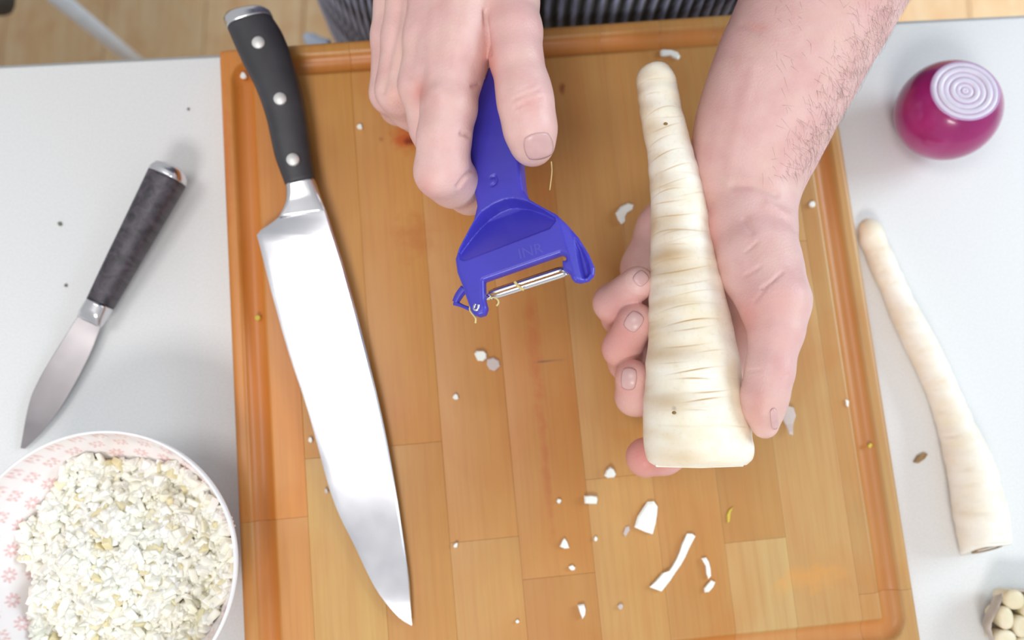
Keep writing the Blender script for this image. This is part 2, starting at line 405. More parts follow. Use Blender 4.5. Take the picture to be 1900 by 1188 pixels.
# ------------------------------------------------------------------ parsnips
def parsnip(name, Lp, Rp, h, n, m, creases, label, endcut, hs=None, col=(253, 248, 234), tint=(196, 156, 96), seed=3, lumpy=.0002, tanw=1.):
    rg = np.random.RandomState(seed)
    L, R = pair(Lp, Rp, n)
    hh = np.full(n, h) if hs is None else np.interp(np.linspace(0, 1, n), *hs)
    A = U(L[:, 0], L[:, 1], hh); B = U(R[:, 0], R[:, 1], hh); mid = (A+B)/2; rad = np.linalg.norm(B-A, axis=1)/2
    if hs is None: mid[:, 2] = T+rad if h < 0.03 else mid[:, 2]
    ax = np.gradient(mid, axis=0); ax /= np.linalg.norm(ax, axis=1)[:, None]
    sd = (B-A); sd /= np.linalg.norm(sd, axis=1)[:, None]
    upv = np.cross(ax, sd); upv /= np.linalg.norm(upv, axis=1)[:, None]; upv *= np.sign(upv[:, 2:3])
    a = np.linspace(0, 2*PI, m, endpoint=False)
    s = np.r_[0, np.cumsum(np.linalg.norm(np.diff(mid, axis=0), axis=1))]
    S, Aa = np.meshgrid(s, a, indexing='ij')
    disp = np.zeros_like(S); tn = np.zeros_like(S)
    for k in range(26):
        f1 = rg.uniform(20, 130); f2 = rg.randint(0, 4); disp += lumpy/3*np.sin(S*f1*2*PI/1+rg.uniform(0, 6)+f2*Aa)*(60/(f1+30))
    for (sc_, ac, aw, wd, dp, tt__) in creases:
        da = (Aa-ac+PI) % (2*PI)-PI
        ds = S-sc_-.0012*np.sin(da*2+sc_*900)-.0012*da
        g = np.exp(-(ds/wd)**2)*np.exp(-(da/aw)**4)
        disp -= dp*g; tn = np.maximum(tn, tt__*np.exp(-(ds/(wd*1.0))**2)*np.exp(-(da/aw)**2))
    for k in range(150):  # tan patches, partly the left side's shade put into the tint
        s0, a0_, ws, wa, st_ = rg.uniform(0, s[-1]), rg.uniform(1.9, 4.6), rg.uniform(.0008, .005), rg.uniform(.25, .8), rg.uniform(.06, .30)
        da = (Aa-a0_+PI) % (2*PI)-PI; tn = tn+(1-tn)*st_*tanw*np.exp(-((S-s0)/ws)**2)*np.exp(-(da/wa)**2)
    rr = rad[:, None]+disp
    P = mid[:, None]+sd[:, None]*(rr*np.cos(Aa))[..., None]+upv[:, None]*(rr*np.sin(Aa))[..., None]
    if endcut: P = P-ax[:, None]*(endcut*np.clip((S-s[-1]+.006)/.006, 0, 1)*np.sin(Aa))[..., None]
    V = P.reshape(-1, 3); tn = tn.reshape(-1)
    i = np.arange(n-1)[:, None]*m; j = np.arange(m)[None]
    q = np.stack([i+j, i+(j+1) % m, i+m+(j+1) % m, i+m+j], -1).reshape(-1, 4)
    Fc = [tuple(map(int, f)) for f in q]+[tuple(range(m)), tuple((n-1)*m+k for k in range(m))]
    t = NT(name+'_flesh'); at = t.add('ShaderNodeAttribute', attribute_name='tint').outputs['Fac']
    n1 = t.noise(60, detail=4); n2 = t.noise(1, (500, 500, 500), 2)
    c = t.mix(t.rng(n1, .4, .7), srgb(*col), srgb(col[0]-6, col[1]-12, col[2]-26))
    c = t.mix(t.rng(t.noise(45, (1, 2.5, 1), 3), .5, .72, 0, .30), c, srgb(230, 206, 168))
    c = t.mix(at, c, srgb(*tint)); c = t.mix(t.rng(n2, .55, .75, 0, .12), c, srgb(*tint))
    t.set(Base_Color=c, Roughness=.5, Subsurface_Weight=.08, Subsurface_Radius=(.6, .5, .3), Subsurface_Scale=.004)
    t.bump(n2, .12, .0004)
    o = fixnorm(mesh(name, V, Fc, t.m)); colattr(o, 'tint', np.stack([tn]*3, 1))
    return o, mid, rad, sd, upv, ax
PLm = [(1193, 126), (1186, 131), (1182, 142), (1182.5, 170), (1192, 232), (1202, 290), (1207, 349), (1208, 460), (1205, 562), (1204, 630), (1200, 676), (1195.5, 752), (1195, 802), (1198, 838), (1205, 856), (1216, 864)]
PRm = [(1232, 121), (1241, 126), (1248, 137), (1256, 165), (1271, 232), (1287, 290), (1302, 349), (1322, 460), (1346, 562), (1362, 630), (1369, 676), (1383, 752), (1391, 802), (1394, 830), (1391, 850), (1381, 862)]
HP = .097
rg = np.random.RandomState(11); crs = []
# total length approx .185 ; creases at stations
def st_of(py): return np.interp(py, [120, 864], [0, .183])
for (py, x0, x1, dp, tt_) in [(161, 1195, 1222, .5, .25), (195, 1196, 1215, .4, .3), (229, 1200, 1250, .7, .45), (264, 1210, 1250, .9, .55), (290, 1205, 1238, .5, .4), (319, 1208, 1250, 1, .6), (348, 1222, 1265, .9, .55),
        (378, 1215, 1262, .5, .35), (398, 1212, 1252, .9, .5), (415, 1212, 1250, .7, .5), (443, 1215, 1270, 1, .6), (476, 1212, 1290, .9, .6), (482, 1222, 1275, .5, .4), (527, 1225, 1260, .8, .5), (552, 1215, 1290, 1.1, .7),
        (578, 1235, 1300, .5, .4), (600, 1240, 1310, .4, .3), (627, 1225, 1285, .6, .45), (655, 1235, 1300, 1.6, 1.), (664, 1240, 1290, .7, .6), (695, 1225, 1280, .9, .6), (712, 1280, 1320, .5, .4), (744, 1238, 1300, 1.3, .9),
        (762, 1245, 1290, 1, .8), (779, 1270, 1320, 1.1, .8), (799, 1260, 1310, 1.2, .9), (818, 1255, 1290, .4, .4), (505, 1230, 1262, .4, .3), (725, 1215, 1250, .4, .3)]:
    xl = np.interp(py, [p[1] for p in PLm[2:]], [p[0] for p in PLm[2:]]); xr = np.interp(py, [p[1] for p in PRm[2:]], [p[0] for p in PRm[2:]])
    u = lambda x: math.acos(max(-1, min(1, (x-(xl+xr)/2)/((xr-xl)/2))))
    a0, a1 = u(x1), u(x0)
    crs.append((float(st_of(py)), (a0+a1)/2, (a1-a0)/2*1.1, .00030, .00007*dp, tt_*1.25))
for k in range(60):
    crs.append((rg.uniform(.005, .18), rg.uniform(0, 2*PI), rg.uniform(.25, .8), rg.uniform(.0003, .0005), rg.uniform(.00002, .00008), rg.uniform(.05, .32)))
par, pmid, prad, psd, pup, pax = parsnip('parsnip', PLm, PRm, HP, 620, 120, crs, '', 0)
tag(par, 'thick creamy parsnip with brown creases held over the board in a hand', 'parsnip')
# cut rim flap at the thick end
fl = U(np.array([1216, 1260, 1300, 1340, 1381, 1379, 1300, 1218.]), np.array([863, 865, 865.5, 864, 861, 866, 869, 867.]), HP+.004)
m_pw = plain('parsnip_white', srgb(250, 246, 230), .5, 0, .04, 200, Subsurface_Weight=.05)
o = mesh('cut_rim', np.vstack([fl, fl-np.array([0, 0, .0012])]), [tuple(range(8)), tuple(range(15, 7, -1))]+[(k, (k+1) % 8, 8+(k+1) % 8, 8+k) for k in range(8)], m_pw, None, False); fixnorm(o)
o.parent = par
spots = [(1229, 131, 4, 3), (1236, 230, 5, 3), (1273, 433, 2, 2), (1251, 766, 3.5, 3), (1329, 799, 5, 1.8)]
m_spot = plain('root_scar', srgb(150, 118, 66), .7)

Ls2 = [(1606, 424), (1601, 430), (1602, 445), (1614, 470), (1630, 510), (1649, 552), (1677, 626), (1714, 700), (1743, 781), (1759, 866), (1771, 952), (1780, 1004), (1788, 1026)]
Rs2 = [(1620, 406), (1630, 407), (1640, 418), (1658, 462), (1678, 505), (1698, 552), (1736, 626), (1772, 700), (1806, 781), (1840, 866), (1860, 952), (1867, 1000), (1866, 1012)]
cr2 = [(rg.uniform(.01, .19), rg.uniform(.3, 2.8), rg.uniform(.2, .5), rg.uniform(.0004, .0008), rg.uniform(.0001, .0004), rg.uniform(.02, .22)) for k in range(60)]
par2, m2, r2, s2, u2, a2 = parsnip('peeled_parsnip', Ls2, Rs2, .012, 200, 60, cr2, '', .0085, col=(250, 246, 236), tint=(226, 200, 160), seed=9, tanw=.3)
tag(par2, 'slim peeled white parsnip lying on the table right of the board', 'parsnip')
m_core = plain('brown_core', srgb(170, 128, 84), .8, 0, .3, 200)
c = m2[-1]; a = np.linspace(0, 2*PI, 20, endpoint=False)
R = np.array([[c+a2[-1]*d+s2[-1]*math.cos(t)*r2[-1]*k*1.1+u2[-1]*math.sin(t)*r2[-1]*k*(.9)+s2[-1]*.001-a2[-1]*.0085*math.sin(t)*k*.9 for t in a] for d, k in ((-.002, .62), (.0006, .6), (.0002, .45), (-.0006, .2), (-.001, .02))])
rings(R, m_core, 'root_core', par2)

# ------------------------------------------------------------------ distance-field modelling
def smin(a, b, k):
    h = np.maximum(k-np.abs(a-b), 0)/k
    return np.minimum(a, b)-h*h*k*.25
def cap(P, a, b, r1, r2):
    ba_ = b-a; L = float(ba_@ba_)+1e-12
    t = np.clip(((P-a)@ba_)/L, 0, 1)
    return np.linalg.norm(P-a-t[:, None]*ba_, axis=1)-(r1+(r2-r1)*t)
def chain(P, J, k=.003):
    d = None
    for (a, r1), (b, r2) in zip(J[:-1], J[1:]):
        q = cap(P, a, b, r1, r2); d = q if d is None else smin(d, q, k)
    return d
def surf_nets(D, org, hstep):
    s = D < 0; nx, ny, nz = D.shape
    offs = [(i, j, k) for i in (0, 1) for j in (0, 1) for k in (0, 1)]
    cnt = np.zeros((nx-1, ny-1, nz-1), np.int8)
    for (i, j, k) in offs: cnt += s[i:nx-1+i, j:ny-1+j, k:nz-1+k]
    act = np.argwhere((cnt > 0) & (cnt < 8)); n = len(act)
    idx = np.full((nx-1, ny-1, nz-1), -1, np.int32); idx[tuple(act.T)] = np.arange(n)
    vals = np.stack([D[act[:, 0]+i, act[:, 1]+j, act[:, 2]+k] for (i, j, k) in offs], 1)
    acc = np.zeros((n, 3)); c = np.zeros(n)
    O = np.array(offs, float)
    for e in range(8):
        for f in range(e+1, 8):
            if np.abs(O[e]-O[f]).sum() != 1: continue
            a, b = vals[:, e], vals[:, f]; m_ = (a < 0) != (b < 0)
            t = np.where(m_, a/np.where(a == b, 1, a-b), 0)
            acc += np.where(m_[:, None], O[e]+(O[f]-O[e])*t[:, None], 0); c += m_
    V = (act+acc/c[:, None])*hstep+org
    Q = []
    for ax_ in range(3):
        sl0 = [slice(None)]*3; sl1 = [slice(None)]*3; sl0[ax_] = slice(0, -1); sl1[ax_] = slice(1, None)
        a = s[tuple(sl0)]; b = s[tuple(sl1)]
        u_, v_ = (ax_+1) % 3, (ax_+2) % 3
        p = np.argwhere(a != b); ok = (p[:, u_] > 0) & (p[:, v_] > 0) & (p[:, u_] < D.shape[u_]-1) & (p[:, v_] < D.shape[v_]-1); p = p[ok]
        eu = np.zeros(3, int); eu[u_] = 1; ev = np.zeros(3, int); ev[v_] = 1
        q = np.stack([idx[tuple((p-eu-ev).T)], idx[tuple((p-ev).T)], idx[tuple(p.T)], idx[tuple((p-eu).T)]], 1)
        inside = a[tuple(p.T)]; q[~inside] = q[~inside][:, ::-1]
        Q.append(q)
    return V, np.vstack(Q)
def sdf_mesh(fn, lo, hi, step, blk=6, margin=.004):
    lo = np.asarray(lo, float); n = np.ceil((np.asarray(hi)-lo)/step/blk).astype(int); N = n*blk
    g = [lo[i]+(np.arange(n[i])*blk+(blk-1)/2)*step for i in range(3)]
    G = np.stack(np.meshgrid(*g, indexing='ij'), -1).reshape(-1, 3)
    dc = fn(G).reshape(n)
    act = np.abs(dc) < blk*step*.9+margin
    D = dc.astype(np.float32).repeat(blk, 0).repeat(blk, 1).repeat(blk, 2)
    Am = act.repeat(blk, 0).repeat(blk, 1).repeat(blk, 2)
    I = np.argwhere(Am)
    for s0 in range(0, len(I), 400000):
        q = I[s0:s0+400000]; D[tuple(q.T)] = fn(lo+q*step)
    return surf_nets(D, lo, step)
def J(px, py, h, r):
    return (U(px, py, h), float(r*scl(px, py, h)))

# ---- the person
person = empty('person', 'person in a dark ribbed top holding a blue peeler and a parsnip over the board', 'person')
# right hand (left in the picture): back of the hand up, gripping the peeler
R_idx = [J(842, 128, 0.134, 50), J(833, 200, 0.136, 50), J(824, 255, 0.135, 48), J(821, 318, 0.131, 50), J(840, 338, 0.122, 45), J(872, 355, 0.103, 41), J(884, 352, 0.094, 38)]
R_mid = [J(790, 160, 0.124, 48), J(803, 235, 0.116, 42), J(818, 290, 0.100, 38), J(862, 300, 0.086, 36), J(905, 250, 0.088, 34)]
R_rng = [J(742, 172, 0.106, 40), J(762, 200, 0.086, 38), J(772, 210, 0.072, 34), J(840, 222, 0.068, 32), J(885, 170, 0.074, 30)]
R_pin = [J(722, 178, 0.088, 32), J(738, 200, 0.068, 30), J(750, 205, 0.054, 28), J(800, 190, 0.050, 27), J(850, 140, 0.060, 25)]
R_thb = [J(938, -60, 0.133, 62), J(948, 0, 0.140, 50), J(955, 60, 0.144, 49), J(958, 110, 0.145, 47), J(971, 165, 0.145, 48), J(976, 195, 0.145, 49), J(984, 240, 0.143, 47), J(988, 268, 0.140, 41)]
WR = (U(840, -250, .165)+np.array([-.0, .0, 0]))
palmR = [
    [J(850, -200, 0.153, 60), J(860, -60, 0.143, 50), J(857, 60, 0.138, 52), J(850, 100, 0.136, 52), J(842, 135, 0.134, 50)],
    [J(820, -200, 0.143, 60), J(812, -60, 0.134, 46), J(800, 70, 0.130, 46), J(790, 155, 0.126, 46)],
    [J(790, -200, 0.133, 60), J(765, -60, 0.118, 42), J(752, 70, 0.112, 39), J(740, 165, 0.107, 40)],
    [J(770, -200, 0.118, 60), J(738, -60, 0.100, 40), J(727, 70, 0.094, 34), J(722, 170, 0.089, 32)],
    [J(850, -200, 0.138, 70), J(900, -110, 0.136, 66), J(938, -40, 0.134, 55)],
    [J(890, -20, 0.126, 56), J(893, 60, 0.116, 40), J(900, 100, 0.108, 30)],
    [J(820, -160, 0.118, 70), J(800, -20, 0.098, 52), J(780, 90, 0.092, 40)],
]
armR = [(U(815, -190, .150), .026), (U(800, -330, .17), .027), (U(760, -520, .19), .033)]
def sdR(P):
    palm = None
    for c_ in palmR:
        q = chain(P, c_, .004); palm = q if palm is None else smin(palm, q, .009)
    palm = smin(palm, chain(P, armR, .01), .02)
    f = [chain(P, c_, .004) for c_ in (R_idx, R_mid, R_rng, R_pin)]
    d = smin(palm, f[0], .007)
    for q in f[1:]: d = smin(d, smin(palm, q, .006), .0016)
    tb = chain(P, R_thb, .004)
    return smin(d, smin(palm, tb, .004), .001)
# left hand (right in the picture): cradling the parsnip
L_thb = [J(1405, 470, .108, 70), J(1437, 560, .116, 60), J(1440, 610, .118, 49), J(1428, 690, .118, 42), J(1419, 735, .117, 41), J(1417, 760, .116, 34), J(1419, 789, .114, 25)]
L_idx = [J(1395, 600, .074, 42), J(1352, 700, .058, 38), J(1332, 762, .056, 36), J(1268, 826, .058, 34), J(1232, 846, .060, 34), J(1198, 849, .062, 37)]
L_mid = [J(1330, 600, .052, 40), J(1265, 700, .047, 36), J(1215, 742, .052, 35), J(1178, 736, .068, 35), J(1174, 700, .080, 33)]
L_rng = [J(1280, 590, .050, 38), J(1215, 660, .046, 36), J(1165, 672, .056, 35), J(1154, 646, .072, 35), J(1180, 597, .086, 35)]
L_pin = [J(1235, 530, .050, 38), J(1185, 580, .048, 33), J(1150, 590, .060, 32), J(1137, 562, .074, 35), J(1183, 526, .090, 32)]
palmL = [
    [J(1385, 345, .092, 82), J(1392, 420, .098, 78), J(1412, 500, .106, 68), J(1437, 560, .115, 58)],
    [J(1370, 350, .085, 80), J(1370, 480, .072, 60), J(1392, 595, .072, 44)],
    [J(1350, 350, .080, 75), J(1335, 480, .058, 60), J(1330, 600, .054, 42)],
    [J(1340, 350, .074, 70), J(1290, 470, .052, 58), J(1280, 585, .050, 40)],
    [J(1330, 340, .070, 66), J(1240, 430, .052, 55), J(1208, 500, .050, 51), J(1225, 540, .05, 40)],
]
armL = [J(1383, 345, .090, 80), J(1392, 300, .092, 92), J(1410, 240, .096, 106), J(1440, 165, .102, 112), J(1473, 97, .106, 118), J(1520, 5, .112, 126), J(1570, -110, .125, 140), J(1660, -330, .15, 150)]
def sdL(P):
    palm = chain(P, armL, .012)
    for c_ in palmL: palm = smin(palm, chain(P, c_, .005), .010)
    f = [chain(P, c_, .003) for c_ in (L_idx, L_mid, L_rng, L_pin)]
    d = smin(palm, f[0], .006)
    for q in f[1:]: d = smin(d, smin(palm, q, .006), .0012)
    d = smin(d, smin(palm, chain(P, L_thb, .004), .006), .001)
    return d
def bounds(chs, pad=.006):
    A = np.array([p-r for c_ in chs for p, r in c_]); B = np.array([p+r for c_ in chs for p, r in c_])
    return A.min(0)-pad, B.max(0)+pad
YC = .335
def build_arm(fn, chs, step):
    lo, hi = bounds(chs); hi[1] = min(hi[1], YC)
    return sdf_mesh(fn, lo, hi, step)
STEP = .0009
VR, QR = build_arm(sdR, palmR+[armR, R_idx, R_mid, R_rng, R_pin, R_thb], STEP)
VL, QL = build_arm(sdL, palmL+[armL, L_thb, L_idx, L_mid, L_rng, L_pin], STEP)
def vnormals(V, Q):
    n = np.cross(V[Q[:, 2]]-V[Q[:, 0]], V[Q[:, 3]]-V[Q[:, 1]]); N = np.zeros_like(V)
    for k in range(4): np.add.at(N, Q[:, k], n)
    return N/(np.linalg.norm(N, axis=1)[:, None]+1e-12)
def seg2d(X, Y, pts):
    d = np.full(X.shape, 1e9)
    for (x0, y0), (x1, y1) in zip(pts[:-1], pts[1:]):
        dx, dy = x1-x0, y1-y0; t = np.clip(((X-x0)*dx+(Y-y0)*dy)/(dx*dx+dy*dy), 0, 1)
        d = np.minimum(d, np.hypot(X-x0-t*dx, Y-y0-t*dy))
    return d
def crease(V, Q, items):
    """skin folds and tendons: press or raise the surface along lines on the side that faces up"""
    N = vnormals(V, Q); X, Y = project(V); face = ((CAM-V)*N).sum(1)/np.linalg.norm(CAM-V, axis=1)
    D = np.zeros(len(V))
    for pts, wpx, dep, hmin in items:
        d = seg2d(X, Y, pts)
        D += dep*np.exp(-(d/wpx)**2)*np.clip(face*2, 0, 1)*(V[:, 2] > T+hmin)
    return V+N*D[:, None]
VR = crease(VR, QR, [
    ([(950, 186), (972, 176), (1000, 166)], 2.2, -.0007, .13), ([(955, 201), (975, 192), (1008, 184)], 2.4, -.0009, .13), ([(962, 209), (985, 200), (1012, 192)], 2, -.0003, .13), ([(960, 170), (990, 156)], 2, -.0003, .13),
    ([(742, -10), (738, 30), (722, 110), (711, 170)], 7, -.0011, .05), ([(779, 140), (777, 195)], 12, -.0008, .08), ([(772, 60), (760, 140)], 9, -.0007, .08),
    ([(870, 252), (856, 248)], 3.5, -.0014, .085), ([(889, 156), (876, 160)], 3, -.0010, .085), ([(876, 316), (863, 329), (850, 346)], 3.2, -.0017, .085),
    ([(757, 0), (745, 60), (728, 130)], 8, .0005, .05), ([(806, 0), (800, 80), (797, 140)], 9, .0005, .085), ([(868, 0), (858, 80), (845, 130)], 10, .0005, .085),
    ([(727, 175), (729, 185)], 14, .0014, .05), ([(812, 168), (818, 180)], 13, .0008, .085), ([(790, 340), (808, 355)], 12, .0006, .085),
    ([(900, 20), (903, 60), (908, 100)], 3.5, -.0022, .085)])
VL = crease(VL, QL, [
    ([(1383, 468), (1396, 458), (1407, 448)], 2, -.0005, .1), ([(1381, 512), (1398, 503), (1411, 495)], 2.5, -.0006, .1), ([(1412, 536), (1432, 523), (1452, 505)], 2.5, -.0008, .1), ([(1400, 560), (1420, 536)], 3, -.0005, .1),
    ([(1395, 430), (1380, 410)], 6, -.0006, .1), ([(1446, 703), (1462, 694), (1468, 700)], 2, -.0005, .1), ([(1388, 690), (1412, 687)], 2.2, -.0004, .1),
    ([(1440, 360), (1400, 345), (1360, 345)], 7, -.0008, .08), ([(1425, 380), (1462, 400)], 9, .0008, .08), ([(1330, 270), (1345, 200), (1380, 100)], 16, .0003, .08), ([(1380, 45), (1405, 60)], 8, -.0006, .08),
    ([(1350, 345), (1363, 250), (1400, 120)], 12, .0004, .08)])
VB = np.vstack([VR, VL]); QB = np.vstack([QR, QL+len(VR)])
t = NT('skin')
n1 = t.noise(28, detail=3); n2 = t.noise(90, detail=3); n3 = t.noise(1500, detail=2); red = t.add('ShaderNodeAttribute', attribute_name='red').outputs['Fac']
c = t.mix(t.rng(n1, .35, .7), srgb(222, 178, 172), srgb(230, 191, 184))
c = t.mix(t.rng(n2, .42, .72, 0, .45), c, srgb(212, 158, 154)); c = t.mix(t.rng(t.noise(55, detail=2), .5, .7, 0, .3), c, srgb(222, 192, 170))
c = t.mix(red, c, srgb(205, 104, 88))
t.set(Base_Color=c, Roughness=.45, Subsurface_Weight=.22, Subsurface_Radius=(1., .35, .2), Subsurface_Scale=.006, Specular_IOR_Level=.4)
t.bump(t.add('ShaderNodeTexVoronoi', i_Scale=900., i_Vector=t.add('ShaderNodeTexCoord').outputs['Object']).outputs[0], .22, .0004)
m_skin = t.m
body = mesh('body', VB, QB, m_skin, person)
X, Y = project(VB); Z = VB[:, 2]-T
def blot(cx, cy, rx, ry, st, hmin=0, hmax=9): return st*np.exp(-(((X-cx)/rx)**2+((Y-cy)/ry)**2))*(Z > hmin)*(Z < hmax)
redv = blot(780, 170, 14, 22, .5)+blot(735, 180, 22, 22, .18)+blot(985, 195, 26, 16, .2)+blot(785, 345, 26, 20, .25)+blot(1290, 40, 1, 1, 0)+blot(1410, 52, 20, 9, .3)+blot(1150, 640, 60, 110, .35, 0, .095)+blot(1200, 850, 60, 50, .6, 0, .09)
redv += blot(1385, 590, 22, 40, .4)+blot(1440, 560, 30, 30, .2)+blot(1405, 760, 20, 50, .22)+blot(1320, 480, 16, 120, .25)+blot(910, 120, 14, 50, .5)  # contact flush, plus shade of the thumb gaps put into the red
colattr(body, 'red', np.stack([np.clip(redv, 0, 1)]*3, 1))
bvh = BVHTree.FromPolygons([Vector(v) for v in VB], [tuple(map(int, q)) for q in QB])
m_nail = plain('fingernail', srgb(224, 178, 172), .32, 0, .04, 200, Subsurface_Weight=.1)
m_lun = plain('nail_lunula', srgb(246, 222, 214), .3, 0, .02, 200)
def nail(cx, cy, wd, ln, ang, hmax=9, lun=0, lift=.00022):
    """nail lying on the finger's surface; ang: direction of the fingertip in degrees, anticlockwise from right"""
    n_, m_ = 11, 15; ca, sa = math.cos(math.radians(ang)), math.sin(math.radians(ang)); P = []
    for i in range(n_):
        v = -1+2*i/(n_-1)
        for j in range(m_):
            u_ = -1+2*j/(m_-1)
            # square to superellipse
            s_ = math.sqrt(max(1-.5*v*v*.75, 0)); q_ = math.sqrt(max(1-.5*u_*u_*.75, 0))
            a, b = v*q_*ln/2, u_*s_*wd/2
            x = cx+a*ca-b*sa*-1*-1; y = cy-a*sa-b*ca
            d = Vector(ray(x, y)).normalized(); hit = bvh.ray_cast(Vector(CAM), d)
            if hit[0] is None: P.append(None); continue
            edge = max(abs(u_), abs(v)); l_ = lift if edge < .99 else .0000
            P.append(np.array(hit[0])+np.array(hit[1])*(l_))
    good = [p for p in P if p is not None]
    if len(good) < 20: return
    md = np.median([p[2] for p in good]); C0 = np.median(np.array(good), axis=0)
    P = [p if p is not None and np.linalg.norm(p-C0) < .016 else None for p in P]
    Fc = [(i*m_+j, i*m_+j+1, (i+1)*m_+j+1, (i+1)*m_+j) for i in range(n_-1) for j in range(m_-1)]
    Fc = [f for f in Fc if all(P[k] is not None for k in f)]
    use = sorted({k for f in Fc for k in f}); mp = {k: i for i, k in enumerate(use)}
    o = mesh('fingernail', [P[k] for k in use], [tuple(mp[k] for k in f) for f in Fc], m_nail, person)
    so = o.modifiers.new('s', 'SOLIDIFY'); so.thickness = .0004; so.offset = -1
    sm = o.modifiers.new('m', 'SMOOTH'); sm.iterations = 3; sm.factor = .4
    if lun: o.data.materials.append(m_lun)
    return o
nail(999, 271, 54, 50, -78)
nail(1189, 517, 25, 27, 45); nail(1176, 597, 30, 38, 55); nail(1167, 703, 28, 42, 85); nail(1436, 777, 12, 40, -85)
# hairs on the forearm
X, Y = project(VL); N = vnormals(VL, QL); Zs = VL[:, 2]-T
HV = []; HF = []
rg = np.random.RandomState(5)
edge = np.interp(Y, [-60, 0, 39, 97, 166, 248, 310, 400], [1690, 1661, 1638, 1603, 1568, 1525, 1490, 1463])
wgt = np.exp(-((edge-X)/42)**2)*(Y > -80)*(Y < 330)*(X > 1400)*((CAM-VL)*N).sum(1).clip(0)
wgt += .12*(Y > -80)*(Y < 300)*(X > 1440)*(((CAM-VL)*N).sum(1) > 0)*.2
ids = rg.choice(len(VL), 900, p=wgt/wgt.sum())
ar = VL[ids]; adir = np.array([.10, -.55, -.1])
for p, n_ in zip(ar, N[ids]):
    d = adir+rg.normal(0, .28, 3)+np.array([.25, 0, 0]); d -= n_*(d@n_); d /= np.linalg.norm(d); d2 = d*.93+n_*.30
    L_ = rg.uniform(.003, .008); sd_ = np.cross(d, n_); b0 = len(HV); w0 = .000035
    for k, (q, ww) in enumerate(((p, 1), (p+d2*L_*.5, .8), (p+d2*L_*.5+d*L_*.5, .15))):
        HV += [q+sd_*w0*ww, q-sd_*w0*ww, q+n_*w0*ww*1.5]
    for k in (0, 3):
        for a_, b_ in ((0, 1), (1, 2), (2, 0)): HF.append((b0+k+a_, b0+k+b_, b0+k+3+b_, b0+k+3+a_))
o = mesh('arm_hair', HV, HF, plain('dark_hair', srgb(138, 116, 108), .6), person); tag(o, kind='stuff')

# clothing: ribbed top, sleeves, trousers, shoes
TCX, TCY = .055, .385
def knit(name, fn_ring, ns, m, parent, ribs, amp, light, dark):
    a = np.linspace(0, 2*PI, m, endpoint=False); Rr = []; col = []
    for i in range(ns):
        c0, e1, e2, ra, rb = fn_ring(i/(ns-1))
        ph = np.cos(ribs*a+.9*math.sin(i*.55)); k = 1+0*a
        off = amp*(ph*.5+.15*np.cos(i*1.3+ribs*a*2))
        Rr.append(c0+np.outer((ra+off)*np.cos(a), e1)+np.outer((rb+off)*np.sin(a), e2)); col.append(np.clip((ph-.1)*1.6, 0, 1)*(.45+.55*np.cos(i*.9+a*8)**2))
    o = rings(np.array(Rr), None, name, parent, cap=True)
    colattr(o, 'rib', np.stack([np.array(col).ravel()]*3, 1))
    t = NT(name+'_knit'); at = t.add('ShaderNodeAttribute', attribute_name='rib').outputs['Fac']
    t.set(Base_Color=t.mix(at, dark, light), Roughness=.9, Sheen_Weight=.3); t.bump(t.noise(900, detail=2), .5, .0008); o.data.materials.append(t.m)
    return o
e1, e2, e3 = np.eye(3)
def torso(u_):
    h = -.34+u_*.86; k = 1+.05*math.sin(u_*3)
    lo = min(1, (u_+.001)/.03)
    ra, rb = .192*k, .118*k
    if u_ > .85: q = 1-.75*((u_-.85)/.15)**2; ra *= q; rb *= q
    return np.array([TCX, TCY+.01*u_, T+h]), e1, e2, ra*(.9+.1*lo), rb*(.9+.1*lo)
knit('ribbed_top', torso, 90, 152*10, person, 152, .0042, srgb(182, 192, 232), srgb(13, 13, 22))
def limb(P0, P1, P2, r0, r1):
    def f(u_):
        p = P0*(1-u_)**2+2*P1*u_*(1-u_)+P2*u_**2; d = 2*(1-u_)*(P1-P0)+2*u_*(P2-P1); d /= np.linalg.norm(d)
        s_ = np.cross(d, [0, 0, 1.]); s_ /= np.linalg.norm(s_); t_ = np.cross(s_, d); r = r0+(r1-r0)*u_
        return p, s_, t_, r, r
    return f
pR = armR[1][0]+(armR[2][0]-armR[1][0])*.2; pLc = U(1600, -200, .138)
knit('sleeve', limb(pR, np.array([-.22, .50, T+.17]), np.array([TCX-.17, TCY+.01, T+.46]), .045, .066), 50, 400, person, 50, .0030, srgb(182, 192, 232), srgb(13, 13, 22))
knit('sleeve', limb(pLc, np.array([.36, .52, T+.18]), np.array([TCX+.17, TCY+.01, T+.46]), .045, .066), 50, 400, person, 50, .0030, srgb(182, 192, 232), srgb(13, 13, 22))
m_trs = plain('dark_trousers', srgb(40, 42, 58), .9, 0, .2, 60, .4, 500)
for sx in (-1, 1):
    P = [(TCX+sx*.085, TCY+.01, T-.30), (TCX+sx*.09, TCY+.02, T-.45), (TCX+sx*.095, TCY+.03, .09)]
    tube(P, [.088, .075, .055], m_trs, 'trouser_leg', person, 24, 14)
    sh = np.array([[np.array([TCX+sx*.10+x*w_, TCY+.07-y, z]) for x, z in ((-1, .004), (-1, .03), (-.6, hz), (.6, hz), (1, .03), (1, .004))] for y, w_, hz in ((0, .03, .07), (.04, .04, .09), (.12, .045, .075), (.2, .048, .05), (.26, .035, .035), (.275, .02, .02))])
    bevel(rings(sh, plain('pale_shoe', srgb(190, 205, 225), .6), 'shoe', person), .006)
# pale hem showing below the left side of the top
hm = [U(x, y, -.20) for x, y in ((566, 66), (576, 73), (590, 80), (610, 86))]
tube(hm, [.003, .006, .006, .006], plain('pale_hem', srgb(200, 214, 236), .8), 'shirt_hem', person, 12, 12)
rebase(person, (TCX, TCY, 0))

